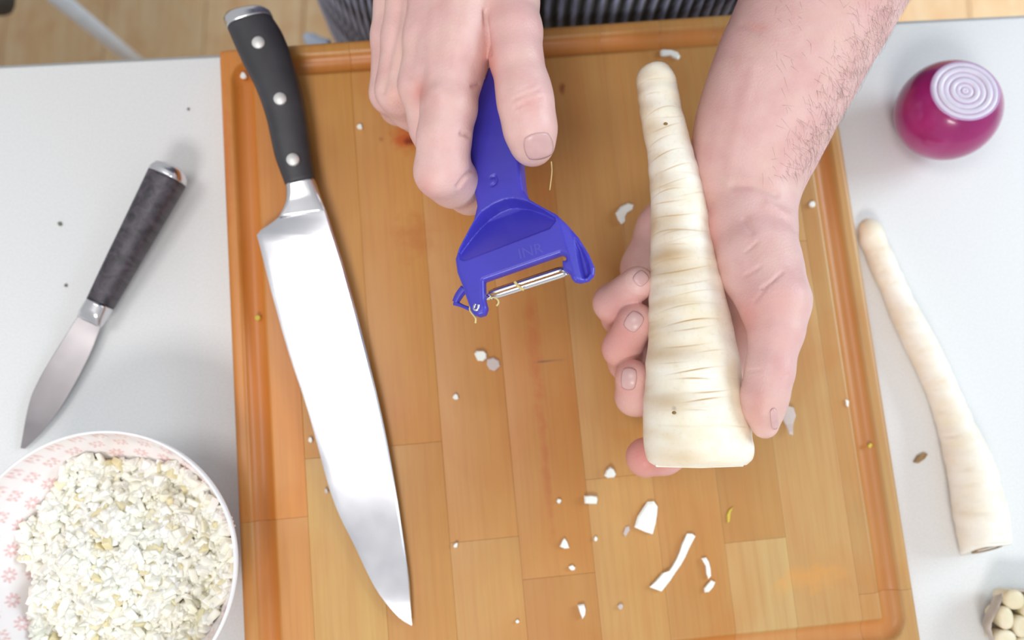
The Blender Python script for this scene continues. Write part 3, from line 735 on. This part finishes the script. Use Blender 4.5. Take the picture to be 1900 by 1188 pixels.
# ------------------------------------------------------------------ chair with a splayed metal leg
m_tubem = plain('pale_metal', srgb(222, 230, 240), .35, 0, .03)
chair = empty('chair', 'chair with a pale grey tubular metal leg and dark seat at the far left corner', 'chair')
Pt, Pf = U(70, -35, .44-T), U(322, 172, .012-T)
sc_ = Pt+np.array([-.19, .19, 0]); sp = (Pf-Pt)
for sx in (0, 1):
    for sy in (0, 1):
        tp = Pt+np.array([-.38*sx, .38*sy, 0]); ft = tp+np.array([sp[0]*(1-2*sx), sp[1]*(1-2*sy), sp[2]])
        l_ = tube([tp, ft], [.0092, .0092], m_tubem, 'leg', chair, 16); tube([ft+np.array([0, 0, .012]), ft-np.array([0, 0, .012])], [.012, .013], m_handle, 'foot_cap', l_, 12)
tx, ty, tz = U(8, 14, .47-T)
st_ = box('seat', tx-.40, tx, ty, ty+.40, .445, .475, plain('dark_seat', srgb(70, 66, 62), .8), chair); bevel(st_, .012, 3)
rebase(chair, (sc_[0], sc_[1], 0))

# ------------------------------------------------------------------ peeler
def plane_hit(px, py, p0, n):
    d = ray(px, py); t_ = ((p0-CAM)@n)/(d@n); return CAM+d*t_[..., None]
A0, A1, A2 = U(890, 250, .124), U(955, 250, .129), U(950, 540, .135)
pe1 = A1-A0; pe1 /= np.linalg.norm(pe1); pn = np.cross(pe1, A0-A2); pn /= np.linalg.norm(pn)
if pn[2] < 0: pn = -pn
pe2 = np.cross(pn, pe1)
A0m = A0-pn*.0058            # middle of the slab; outlines are taken on its face
def pp(pts):
    pts = np.array(pts, float); q = plane_hit(pts[:, 0], pts[:, 1], A0, pn)-A0
    return np.stack([q@pe1, q@pe2], 1)
def polysd(A, B, poly):
    d = np.full(A.shape, 1e9); s = np.ones(A.shape)
    n_ = len(poly)
    for i in range(n_):
        x0, y0 = poly[i]; x1, y1 = poly[(i+1) % n_]
        ex, ey = x1-x0, y1-y0; wx, wy = A-x0, B-y0; t_ = np.clip((wx*ex+wy*ey)/(ex*ex+ey*ey), 0, 1)
        d = np.minimum(d, np.hypot(wx-t_*ex, wy-t_*ey))
        c1 = B >= y0; c2 = B < y1; c3 = ex*wy > ey*wx
        s = np.where((c1 & c2 & c3) | (~c1 & ~c2 & ~c3), -s, s)
    return d*s
out = pp([(894, 70), (890, 130), (873, 210), (870, 280), (873, 318), (879, 353), (884, 381), (878, 406), (863, 434), (850, 459), (843.5, 480), (847, 505), (856.6, 530), (863, 549), (871, 572), (876, 582), (886, 586), (898, 582), (902, 570), (898, 555), (897, 520),
          (1040, 470), (1048, 474), (1050, 482), (1042, 482), (1043.5, 499), (1056, 507), (1060, 517), (1065, 521), (1075, 522), (1090, 518), (1100, 508), (1101.5, 493), (1091, 468), (1072, 437), (1050, 412), (1031, 396), (1003, 381), (981, 368), (971, 353), (967, 331), (964, 297), (955, 250), (938, 180), (925, 120), (922, 120), (918, 70)])
rec = pp([(853, 481), (850, 468), (866, 434), (880, 410), (894, 393), (916, 378), (935, 370), (953, 368), (978, 373), (1006, 387), (1029.5, 402.6), (1031, 410), (1020, 424), (866, 483), (859, 484)])
gu = pp([(1061, 432), (1079, 454), (1091, 482), (1095, 503), (1088, 513), (1078, 515), (1072, 492), (1066, 460)])
rl = pp([(1034, 400), (1068, 520)]); bot = pp([(863, 483), (1024, 424)]); nb = pp([(912, 329), (918, 326), (921, 334), (919, 340), (913, 344)])
ps_ = .00042
lo2 = out.min(0)-.003; hi2 = out.max(0)+.003
ga = np.arange(lo2[0], hi2[0], ps_); gb = np.arange(lo2[1], hi2[1], ps_); gc = np.arange(-.0085, .0085, ps_)
A_, B_ = np.meshgrid(ga, gb, indexing='ij')
d2 = polysd(A_, B_, out); dr = polysd(A_, B_, rec); dg = polysd(A_, B_, gu)
yh = pp([(920, 330)])[0, 1]; yw = pp([(920, 400)])[0, 1]
tt_ = np.interp(B_, [yw, yh, yh+.02], [.0058, .0056, .0062])
# face falls away to the right of the ridge
rd = (rl[1]-rl[0]); rd /= np.linalg.norm(rd); side = (A_-rl[0][0])*(-rd[1])+(B_-rl[0][1])*rd[0]; side *= np.sign(((gu.mean(0)-rl[0])[0]*(-rd[1])+(gu.mean(0)-rl[0])[1]*rd[0]))
below = B_ < pp([(1040, 405)])[0, 1]+.004
top = tt_-np.where(below, np.clip(side, 0, .0035)*.8, 0)
bl_ = bot[1]-bot[0]; bl_ /= np.linalg.norm(bl_); db = (A_-bot[0][0])*(-bl_[1])+(B_-bot[0][1])*bl_[0]
dep = np.clip(np.minimum(np.minimum(.0080, -dr*6.), .0004+np.clip(db, 0, 1)*.46), 0, 1)
low = np.where(db > 0, .0052, -.0002)+0*B_; low = np.interp(db, [-.002, .004], [-.0002, .0052])
top = top-np.where(dr < 0, dep, 0)-np.where(dg < 0, np.clip(-dg*1.3, 0, .0022), 0)
dn = np.full(A_.shape, 1e9)
for i in range(len(nb)-1):
    x0, y0 = nb[i]; x1, y1 = nb[i+1]; ex, ey = x1-x0, y1-y0; q = np.clip(((A_-x0)*ex+(B_-y0)*ey)/(ex*ex+ey*ey), 0, 1); dn = np.minimum(dn, np.hypot(A_-x0-q*ex, B_-y0-q*ey))
top = top-.0007*np.exp(-(dn/.0005)**2)
rr_ = .0016
q1 = (d2+rr_)[..., None]; q2 = np.maximum(gc[None, None]-top[..., None], -gc[None, None]-low[..., None])+rr_
D = np.minimum(np.maximum(q1, q2), 0)+np.hypot(np.maximum(q1, 0), np.maximum(q2, 0))-rr_
Vp, Qp = surf_nets(D, np.array([ga[0], gb[0], gc[0]]), ps_)
Vp[:, 2] -= 9*np.clip(Vp[:, 1]-pp([(905, 235)])[0, 1], 0, 1)**2
Vw = A0m+Vp[:, :1]*pe1+Vp[:, 1:2]*pe2+Vp[:, 2:]*pn
peeler = empty('vegetable_peeler', 'blue plastic Y-shaped peeler with a steel swivel blade gripped in a fist', 'peeler')
pb = mesh('frame', Vw, Qp, m_blue, peeler)
sm = pb.modifiers.new('s', 'SMOOTH'); sm.iterations = 2; sm.factor = .5
def PW(px, py, c_): return plane_hit(np.array(float(px)), np.array(float(py)), A0m+pn*c_, pn)
# swivel blade: two bars with a slot between, bent to a shallow channel
def bar(x0, y0, x1, y1, wpx, c0, c1, name, par_, mat):
    P = []
    d = np.array([x1-x0, y1-y0], float); d /= np.linalg.norm(d); nn = np.array([-d[1], d[0]])
    n_ = 14
    for i in range(n_):
        f = i/(n_-1); ww = wpx*(1 if 0 < i < n_-1 else .6)
        x, y = x0+(x1-x0)*f, y0+(y1-y0)*f
        a_ = PW(x-nn[0]*ww/2, y-nn[1]*ww/2, c0); b_ = PW(x+nn[0]*ww/2, y+nn[1]*ww/2, c1); z = pn*.0003
        P.append([a_+z, (a_+b_)/2+z*1.6, b_+z, b_-z, (a_+b_)/2, a_-z])
    return rings(np.array(P), mat, name, par_)
bladeo = bar(907, 543, 1046, 497, 8.5, .0002, .0020, 'blade', peeler, m_steel)
bar(912, 553.5, 1056, 507, 9, .0016, -.0006, 'cutting_edge', bladeo, m_steel)
bar(905, 546, 914, 555, 7, .0010, .0010, 'end_bracket', bladeo, m_steel); bar(1042, 499, 1052, 510, 7, .0010, .0010, 'end_bracket', bladeo, m_steel)
tube([PW(912, 550, .001), PW(897, 559, .0012), PW(888, 562, .004), PW(881, 566, .0055), PW(880, 574, .0058), PW(886, 575, .0058), PW(888, 565, .0058)], .0006, m_steel, 'wire_loop', peeler, 8, 40)
tube([PW(1050, 504, .001), PW(1064, 499, .001)], .0008, m_steel, 'pivot_pin', peeler, 8)
g_ = tube([PW(862, 535, -.001), PW(852, 548, -.0015), PW(845, 561, -.002)], [.0020, .0019, .0016], m_blue, 'eye_remover', peeler, 12, 14)
tube([PW(844, 562, -.002), PW(858, 568, -.0015), PW(875, 575, -.001)], [.0013, .0008, .0010], m_blue, 'eye_remover', peeler, 12, 12)
# faint raised lettering on the face
def text(s_, px, py, size, ang, parent, mat):
    cu = bpy.data.curves.new('t', 'FONT'); cu.body = s_; cu.size = size; cu.extrude = .00006; cu.align_x = 'CENTER'
    to = bpy.data.objects.new('t', cu); C.objects.link(to); dg_ = bpy.context.evaluated_depsgraph_get(); me = bpy.data.meshes.new_from_object(to.evaluated_get(dg_))
    bpy.data.objects.remove(to)
    a = np.empty(len(me.vertices)*3, np.float32); me.vertices.foreach_get('co', a); a = a.reshape(-1, 3)
    o0 = PW(px, py, .0058); r_ = math.radians(ang); x_ = pe1*math.cos(r_)+pe2*math.sin(r_); y_ = -pe1*math.sin(r_)+pe2*math.cos(r_)
    v = o0+a[:, :1]*x_+a[:, 1:2]*y_+a[:, 2:]*pn; me.vertices.foreach_set('co', v.astype(np.float32).ravel()); me.materials.append(mat)
    o = bpy.data.objects.new('raised_lettering', me); C.objects.link(o); o.parent = parent
m_blue2 = plain('blue_plastic_worn', srgb(84, 79, 190), .4, 0, .05)
text('INR', 986, 475, .0068, 19, peeler, m_blue2)
rebase(peeler, U(950, 450, .095))

m_fib = plain('parsnip_fibre', srgb(226, 206, 140), .6)
def strand(pts, c_, r, label):
    o = tube([PW(x, y, c_) for x, y in pts], r, m_fib, 'peel_strand', None, 6, 16); recentre(o); tag(o, label, 'peel strand')
strand([(905, 556), (915, 552), (923, 556), (925, 562), (921, 568)], .0026, .0004, 'pale curled peel shred at the left end of the peeler blade')
strand([(955, 523), (962, 532), (972, 538)], .0032, .0006, 'pale peel shred lying across the middle of the peeler blade')
strand([(873, 566), (872, 576), (882, 590), (882, 600)], .0035, .0004, 'pale thread of peel dangling from the lower left tip of the peeler')
o = tube([U(1023, 300, .15), U(1024, 320, .145), U(1020, 353, .14)], .0002, m_fib, 'peel_strand', None, 6, 10); recentre(o); tag(o, 'fine pale thread hanging below the thumbnail beside the peeler', 'peel strand')

# ------------------------------------------------------------------ bowl with chopped vegetable
bc = U(181, 1058, .062); RB = float(258*scl(181, 1058, .062)); HB = .064
prof_o = [(.40, 0), (.42, .002), (.44, .006), (.62, .016), (.80, .030), (.92, .045), (.985, .058), (1.0, .0635), (.992, .0648), (.975, .0640)]
prof_i = [(.975, .0640), (.955, .056), (.89, .043), (.77, .030), (.60, .019), (.40, .012), (.2, .0105), (.01, .010)]
def lathe(prof, cx, cy, m_, name, mat, parent, R_=RB, n_=None):
    P = np.array(prof)
    if n_: P = resample(P, n_)
    a = np.linspace(0, 2*PI, m_, endpoint=False)
    R = np.stack([np.stack([cx+R_*r*np.cos(a), cy+R_*r*np.sin(a), np.full(m_, T+z)], 1) for r, z in P])
    return R, P
bowl = empty('bowl', 'white bowl with pink flower print inside, full of finely chopped white vegetable', 'bowl')
R, P = lathe([(.01, .001), (.36, .001)]+prof_o, bc[0], bc[1], 160, '', None, None, n_=60)
V = R.reshape(-1, 3); n_, m_ = R.shape[:2]
def openrings(R, name, mat, parent):
    n_, m_ = R.shape[:2]; i = np.arange(n_-1)[:, None]*m_; j = np.arange(m_)[None]
    q = np.stack([i+j, i+(j+1) % m_, i+m_+(j+1) % m_, i+m_+j], -1).reshape(-1, 4)
    return mesh(name, R.reshape(-1, 3), q, mat, parent)
openrings(R, 'outer_wall', m_ceramic_w, bowl)
R, P = lathe(prof_i, bc[0], bc[1], 900, '', None, None, n_=110)
t = NT('printed_glaze'); at = t.add('ShaderNodeAttribute', attribute_name='print').outputs['Fac']
t.set(Base_Color=t.mix(at, srgb(245, 238, 238), srgb(226, 168, 166)), Roughness=.18)
bi = openrings(R[:, :, :], 'printed_inner_wall', t.m, bowl)
bi.data.flip_normals()
arc = np.r_[0, np.cumsum(np.hypot(np.diff(P[:, 0])*RB, np.diff(P[:, 1])))]
Ug, Sg = np.meshgrid(np.linspace(0, 1, 900, endpoint=False), arc, indexing='xy')
pr = np.zeros_like(Ug)
for row in range(5):
    s0 = .0065+row*.0115; nf = [36, 32, 28, 23, 18][row]; rloc = np.interp(s0, arc, P[:, 0])*RB
    uu = (Ug*nf+.5*(row % 2)) % 1-.5; x = uu*2*PI*rloc/nf; y = Sg-s0; r_ = np.hypot(x, y); th = np.arctan2(y, x)
    pet = .0042*(.82+.18*np.cos(8*th))
    pr = np.maximum(pr, np.clip((pet-r_)/.0005, 0, 1)*np.clip((r_-.0010)/.0004, 0, 1)*(.75+.25*np.cos(8*th)))
pr = np.maximum(pr, .5*np.exp(-((Sg-.0012)/.0006)**2))
colattr(bi, 'print', np.stack([pr.ravel()*.75]*3, 1))
rebase(bowl, (bc[0], bc[1], T))
# chopped pieces
rg = np.random.RandomState(21)
def chunk(c_, s_, q=None):
    B = np.array([(x, y, z) for z in (-1, 1) for x, y in ((-1, -1), (1, -1), (1, 1), (-1, 1))], float)
    B = B*s_*(1+rg.uniform(-.35, .25, (8, 3)))
    a, b, g = rg.uniform(0, 6.28, 3); b *= .12 if q is None else q
    Rz = np.array([[math.cos(a), -math.sin(a), 0], [math.sin(a), math.cos(a), 0], [0, 0, 1]]); Rx = np.array([[1, 0, 0], [0, math.cos(b), -math.sin(b)], [0, math.sin(b), math.cos(b)]])
    Rg = np.array([[math.cos(g), -math.sin(g), 0], [math.sin(g), math.cos(g), 0], [0, 0, 1]])
    return B@(Rz@Rx@Rg).T+c_
BF = [(3, 2, 1, 0), (4, 5, 6, 7), (0, 1, 5, 4), (1, 2, 6, 5), (2, 3, 7, 6), (3, 0, 4, 7)]
CV = []; CF = []
cc = U(200, 1062, .043)
def inwall(z):   # inner radius of the bowl at height z
    zz = [p[1] for p in prof_i][::-1]; r_ = [p[0]*RB for p in prof_i][::-1]; return float(np.interp(z, zz, r_))
Rc = RB*.80
for k in range(3200):
    ang = rg.uniform(0, 2*PI); r_ = Rc*math.sqrt(rg.uniform(0, 1.0)); lobe = 1+.05*math.sin(3*ang+1)+.04*math.sin(7*ang)
    x, y = r_*lobe*math.cos(ang), r_*lobe*math.sin(ang)
    X0, Y0 = bc[0]+.003+x, bc[1]+y
    rb_ = math.hypot(X0-bc[0], Y0-bc[1])
    if rb_ > RB*.855: continue
    z = .0435-.016*(rb_/Rc)**2+.0035*math.sin(X0*190)*math.cos(Y0*160)+rg.uniform(-.0045, .0015)
    wallz = float(np.interp(rb_/RB, [.01, .2, .4, .6, .77, .89, .955], [.010, .0105, .012, .019, .030, .043, .056]))
    z = max(z, wallz+.0046)
    s_ = np.array([rg.uniform(.0022, .0046), rg.uniform(.0018, .0032), rg.uniform(.0010, .0020)])*(.85 if rg.rand() < .6 else 1.15)
    b0 = len(CV); CV += list(chunk(np.array([X0, Y0, T+z]), s_, .35)); CF += [tuple(b0+i for i in f) for f in BF]
t = NT('chopped_flesh'); gi = t.add('ShaderNodeNewGeometry').outputs['Random Per Island']
c = t.mix(t.rng(gi, 0, 1), srgb(253, 251, 242), srgb(247, 242, 222)); c = t.mix(t.rng(gi, .90, .96), c, srgb(230, 216, 172)); c = t.mix(t.rng(t.noise(35), .55, .7, 0, .35), c, srgb(238, 232, 200))
t.set(Base_Color=c, Roughness=.35, Subsurface_Weight=.25, Subsurface_Radius=(1, .9, .6), Subsurface_Scale=.003)
ch = mesh('chopped_vegetable', CV, CF, t.m, None, False); recentre(ch)
tag(ch, 'heap of finely chopped white vegetable filling the flower-print bowl', 'vegetable', kind='stuff'); bevel(ch, .0006, 2); ch.data.polygons.foreach_set('use_smooth', np.ones(len(ch.data.polygons), bool))

# ------------------------------------------------------------------ red onion
oc = U(1757, 206, .028); RO = float(91*scl(1757, 206, .028))
ov = CAM-oc; ov /= np.linalg.norm(ov); op = rt*.66+up*.75; op -= ov*(op@ov); op /= np.linalg.norm(op); on = ov*.78+op*.60; on /= np.linalg.norm(on)
oe1 = np.cross(on, [0, 1, 0]); oe1 /= np.linalg.norm(oe1); oe2 = np.cross(on, oe1)
oc[2] = T+RO*.985
onion = empty('red_onion', 'whole red onion with its top sliced off showing white rings, on the table', 'onion')
cutd = .75; cutr = math.sqrt(1-cutd**2)
def oring(prof, m_=72):
    a = np.linspace(0, 2*PI, m_, endpoint=False)
    return np.stack([oc+np.outer(np.cos(a)*r*RO, oe1)+np.outer(np.sin(a)*r*RO, oe2)+on*z*RO for r, z in prof])
pr_ = [(max(math.sin(t_), .01)*1.0, -math.cos(t_)*(.97)) for t_ in np.linspace(0, PI-math.asin(cutr), 40)]
pr_ += [(cutr*.985, cutd-.006), (cutr*.90, cutd-.02)]
t = NT('onion_skin'); tc = t.add('ShaderNodeTexCoord')
lv = t.noise(22, detail=3); ls = t.noise(60, (1, 1, .3), 3)
c = t.mix(t.rng(lv, .35, .68), srgb(140, 26, 96), srgb(180, 44, 122)); c = t.mix(t.rng(ls, .5, .8, 0, .5), c, srgb(170, 70, 140))
t.set(Base_Color=c, Roughness=.22, Coat_Weight=.3); m_os = t.m
rings(oring(pr_), m_os, 'outer_layer', onion)
m_ow = plain('onion_white', srgb(232, 220, 234), .3, 0, .05, 120, Subsurface_Weight=.1); m_ov = plain('onion_violet', srgb(196, 160, 204), .3, 0, .05, 120)
rin = [(.94, .80), (.785, .62), (.605, .45), (.43, .27), (.25, .12), (.105, .01)]
for i, (ro, ri) in enumerate(rin):
    zt = cutd+.012*(i % 2)-.006*i*.3; ro *= cutr; ri *= cutr
    rings(oring([(ro, zt-.08), (ro, zt), (ro-.01, zt+.012), ((ro+ri)/2, zt+.016), (ri+.01, zt+.012), (ri, zt), (max(ri, .004), zt-.08)], 60), m_ow, 'ring', onion)
    if i: rings(oring([(rin[i-1][1]*cutr+.002, zt-.08), (rin[i-1][1]*cutr+.002, zt+.002), (ro-.002, zt+.002), (ro-.002, zt-.08)], 60), m_ov, 'membrane', onion)
rings(oring([(.985*cutr, cutd-.09), (.985*cutr, cutd+.0), (.93*cutr, cutd+.006), (.93*cutr, cutd-.09)], 60), m_ov, 'membrane', onion)
rebase(onion, (oc[0], oc[1], T))

# ------------------------------------------------------------------ garlic, cut across
garl = empty('garlic_bulb', 'halved garlic bulb with cloves in cross-section at the lower right corner', 'garlic')
gh = .020; gcx, gcy = 1914, 1168
m_gs = plain('garlic_skin', srgb(214, 200, 186), .7, 0, .15, 90, .4, 200)
a = np.linspace(0, 2*PI, 40, endpoint=False); gc0 = U(gcx, gcy, gh); gr = float(74*scl(gcx, gcy, gh))
R = np.array([[np.array([gc0[0]+gr*r_*(1+.05*math.cos(6*t_))*math.cos(t_), gc0[1]+gr*r_*(1+.05*math.cos(6*t_))*math.sin(t_), T+z]) for t_ in a] for r_, z in ((.3, .0004), (.7, .003), (.93, .010), (1, .017), (.97, .0195), (.93, .018), (.85, .010), (.3, .006))])
rings(R, m_gs, 'papery_skin', garl)
t = NT('garlic_clove'); t.set(Base_Color=t.mix(t.rng(t.noise(70), .4, .65), srgb(234, 222, 194), srgb(222, 206, 168)), Roughness=.4, Subsurface_Weight=.15, Subsurface_Scale=.003); m_gc = t.m
for (px, py, rx, ry) in [(1882, 1113, 20, 18), (1866, 1147, 14.5, 21), (1895, 1163, 14.5, 20), (1912, 1134, 18, 15), (1866, 1184, 20, 14), (1930, 1165, 15, 20), (1900, 1196, 16, 12), (1945, 1120, 16, 22), (1960, 1160, 14, 18), (1936, 1205, 20, 14), (1895, 1222, 18, 12)]:
    c_ = U(px, py, gh); s = float(scl(px, py, gh)); R = []
    for k_, z in ((.4, -.016), (.8, -.012), (.97, -.004), (1, -.0006), (.93, .0006), (.6, .0011), (.02, .0012)):
        R.append([c_+np.array([math.cos(t_)*abs(math.cos(t_))**-.15*rx*s*k_ if abs(math.cos(t_)) > .01 else 0, math.sin(t_)*ry*s*k_, z]) for t_ in np.linspace(.01, 2*PI+.01, 24, endpoint=False)])
    rings(np.array(R), m_gc, 'clove', garl)
rebase(garl, (gc0[0], gc0[1], T))

# ------------------------------------------------------------------ scraps
m_scrap = plain('scrap_white', srgb(250, 248, 238), .5, 0, .03, 300, Subsurface_Weight=.1)
m_thin = NT('thin_scrap'); m_thin.set(Base_Color=srgb(226, 214, 210), Roughness=.25, Alpha=.6); m_thin = m_thin.m
m_yel = plain('yellow_scrap', srgb(214, 190, 70), .6); m_brn = plain('brown_scrap', srgb(176, 146, 104), .8, 0, .2, 300); m_dark = plain('dark_speck', srgb(120, 122, 112), .8)
def scrap(poly, h, th, mat, label, name='parsnip_scrap', cat='scrap', curl=0.):
    P = np.array(poly, float); n_ = len(P); c_ = P.mean(0)
    rings_ = []
    for k_, z in ((.86, 0), (1, th*.35), (1, th*.7), (.8, th)):
        q = c_+(P-c_)*k_; d_ = np.linalg.norm(q-c_, axis=1)
        zz = z+curl*(d_/d_.max())**2
        W = U(q[:, 0], q[:, 1], h); W[:, 2] += zz+.0001; rings_.append(W)
    o = rings(np.array(rings_), mat, name); o.data.polygons.foreach_set('use_smooth', np.zeros(len(o.data.polygons), bool)); recentre(o)
    return tag(o, label, cat)
def dot(px, py, r, h, mat, label, name='parsnip_scrap', cat='scrap', th=None, ar=1., an=0.):
    rg_ = np.random.RandomState(int(px*7+py)); a_ = np.sort(rg_.uniform(0, .5, 8)+np.arange(8)*PI/4)
    pts = [(px+r*q*(math.cos(t_)*ar*math.cos(an)-math.sin(t_)*math.sin(an)), py+r*q*(math.cos(t_)*ar*math.sin(an)+math.sin(t_)*math.cos(an))) for t_, q in zip(a_, rg_.uniform(.75, 1.1, 8))]
    return scrap(pts, h, th or r*.0003, mat, label, name, cat)
S = BH
scrap([(1224, 97), (1228, 94), (1244, 95), (1256, 99), (1261, 107), (1258, 113), (1251, 110), (1243, 105), (1232, 107), (1225, 106)], S, .0022, m_scrap, 'small white curl just above the thin tip of the big parsnip')
scrap([(1141, 397), (1150, 385), (1164, 379), (1174, 382), (1172, 391), (1163, 396), (1158, 405), (1158, 414), (1152, 418), (1146, 410)], S, .003, m_scrap, 'crescent-shaped white piece left of the middle of the big parsnip')
dot(1505, 380, 7, S, m_scrap, 'round white crumb beside the wrist, near the right groove')
dot(668, 237, 6, S, m_scrap, 'white crumb between the black knife handle and the dark knot')
dot(453, 143, 7, S-.003, m_scrap, 'white crumb in the groove left of the black knife handle')
scrap([(880, 657), (884, 652), (898, 652), (903, 657), (903, 665), (896, 671), (886, 670)], S, .003, m_scrap, 'chunky white crumb below the peeler, left one of a touching pair')
scrap([(904, 667), (915, 664), (926, 670), (928, 680), (918, 689), (908, 686), (903, 677)], S, .002, m_thin, 'translucent crumb below the peeler, right one of a touching pair')
dot(846, 737, 6, S, m_scrap, 'tiny white crumb below and left of the translucent one')
scrap([(1120, 882), (1124, 872), (1131, 866), (1138, 871), (1142, 880), (1138, 886), (1126, 887)], S, .0035, m_scrap, 'knobbly white crumb left of the fingertip under the parsnip end')
scrap([(1083, 920), (1095, 919), (1107, 921), (1108, 927), (1106, 935), (1094, 935), (1084, 934)], S, .003, m_scrap, 'small white rectangular piece below the knobbly crumb')
dot(1037, 930, 5, S, m_scrap, 'tiny white crumb left of the small rectangular piece')
scrap([(1176, 978), (1182, 958), (1193, 941), (1200, 931), (1212, 930), (1219, 940), (1218, 955), (1215, 972), (1210, 991), (1196, 987)], S, .0024, m_scrap, 'largest white slice, a tapered flake below the end of the parsnip')
scrap([(1156, 990), (1160, 978), (1167, 976), (1168, 984), (1160, 996)], S, .001, m_thin, 'thin clear shaving touching the left of the largest white slice')
dot(1105, 1000, 5, S, m_scrap, 'tiny upright white crumb right of the small triangle', ar=.7)
scrap([(1038, 1014), (1043, 1002), (1047, 998), (1052, 1005), (1056, 1017), (1047, 1018)], S, .0018, m_scrap, 'small pale triangular crumb at lower middle of the board')
dot(1061, 1053, 5, S, m_scrap, 'tiny white crumb just below the pale triangle', ar=1.3, an=.6)
scrap([(1204, 1089), (1213, 1080), (1224, 1067), (1238, 1062), (1246, 1050), (1254, 1036), (1261, 1020), (1266, 1004), (1273, 990), (1283, 990), (1289, 995), (1282, 1008), (1276, 1020), (1270, 1034), (1262, 1048), (1252, 1062), (1243, 1076), (1232, 1090), (1226, 1097)], S, .0024, m_scrap, 'long curved white peel strip at the lower middle of the board')
scrap([(1300, 1036), (1309, 1034), (1314, 1042), (1317, 1054), (1318, 1068), (1313, 1074), (1309, 1064), (1308, 1050)], S, .002, m_scrap, 'short curved white sliver right of the long peel strip')
scrap([(1305, 1091), (1312, 1082), (1318, 1076), (1326, 1080), (1322, 1089), (1314, 1098), (1306, 1099)], S, .002, m_scrap, 'white crumb directly below the short curved sliver')
scrap([(1071, 1122), (1083, 1120), (1086, 1130), (1085, 1140), (1080, 1148), (1075, 1136)], S, .0025, m_scrap, 'small white wedge near the bottom middle of the board')
dot(1150, 1125, 6, S, m_thin, 'faint clear crumb right of the small wedge at the bottom')
scrap([(1440, 757), (1455, 753), (1470, 757), (1475, 772), (1470, 788), (1468, 808), (1461, 806), (1457, 790), (1447, 772)], S+.001, .0012, m_thin, 'thin translucent flake beside the thumb tip', 'onion_skin_flake', 'scrap', .002)
scrap([(1349, 970), (1348, 955), (1352, 946), (1360, 940), (1355, 950), (1353, 968)], S, .001, m_yel, 'thin yellowish fibre below the thick end of the parsnip')
dot(846, 1011, 7, S, m_scrap, 'small white crumb right of the big knife blade near its tip', ar=.6, an=.5)
dot(960, 1153, 4, S, m_scrap, 'tiny white crumb near the bottom edge, right of the knife tip')
dot(577, 817, 6, S, m_scrap, "white crumb at the cutting edge of the big knife's middle", ar=.7)
dot(606, 911, 6, S, m_thin, "clear crumb beside the cutting edge of the big knife's lower half", ar=.7)
dot(479, 590, 6, S-.003, m_yel, 'yellow-green crumb in the left groove of the board')
dot(1612, 827, 5, S-.003, m_yel, 'yellow-green crumb in the right groove of the board')
scrap([(1567, 741), (1574, 744), (1573, 756), (1569, 753)], S, .0012, m_scrap, 'tiny pale sliver near the right groove of the board')
scrap([(1693, 858), (1700, 846), (1712, 840), (1720, 843), (1714, 852), (1702, 860)], 0, .0014, m_brn, 'brown flake on the table beside the slim parsnip', 'root_flake', 'flake')
dot(350, 203, 2.6, 0, m_dark, 'grey speck on the table above the paring knife handle', 'speck', 'speck')
dot(123, 530, 3.4, 0, m_dark, 'dark speck on the table left of the paring knife', 'speck', 'speck')
dot(112, 416, 3.6, 0, m_dark, 'greenish speck on the table far left, above the dark one', 'speck', 'speck', ar=1.4, an=.5)
o = dot(433, 1013, 6, .058, m_scrap, 'white crumb stuck to the outer right rim of the bowl', 'vegetable_crumb', 'crumb', ar=1.4)
for i, (px, py, rx, ry) in enumerate(spots):
    s_ = float(np.interp(py, [120, 864], [0, 619])); k = int(s_); xl, xr = np.interp(py, [p[1] for p in PLm[2:]], [p[0] for p in PLm[2:]]), np.interp(py, [p[1] for p in PRm[2:]], [p[0] for p in PRm[2:]])
    q = (px-(xl+xr)/2)/((xr-xl)/2); hh = HP+prad[k]*math.sqrt(max(0, 1-q*q))
    a_ = np.linspace(0, 2*PI, 10, endpoint=False); c_ = U(px, py, hh); s = float(scl(px, py, hh)); tilt = -q/math.sqrt(max(.05, 1-q*q))
    R = np.array([[c_+np.array([math.cos(t_)*rx*s*f, math.sin(t_)*ry*s*f, z+tilt*math.cos(t_)*rx*s*f]) for t_ in a_] for f, z in ((1, -.0006), (1, .0001), (.5, .0003), (.05, .0003))])
    rings(R, m_spot, 'root_scar', par)
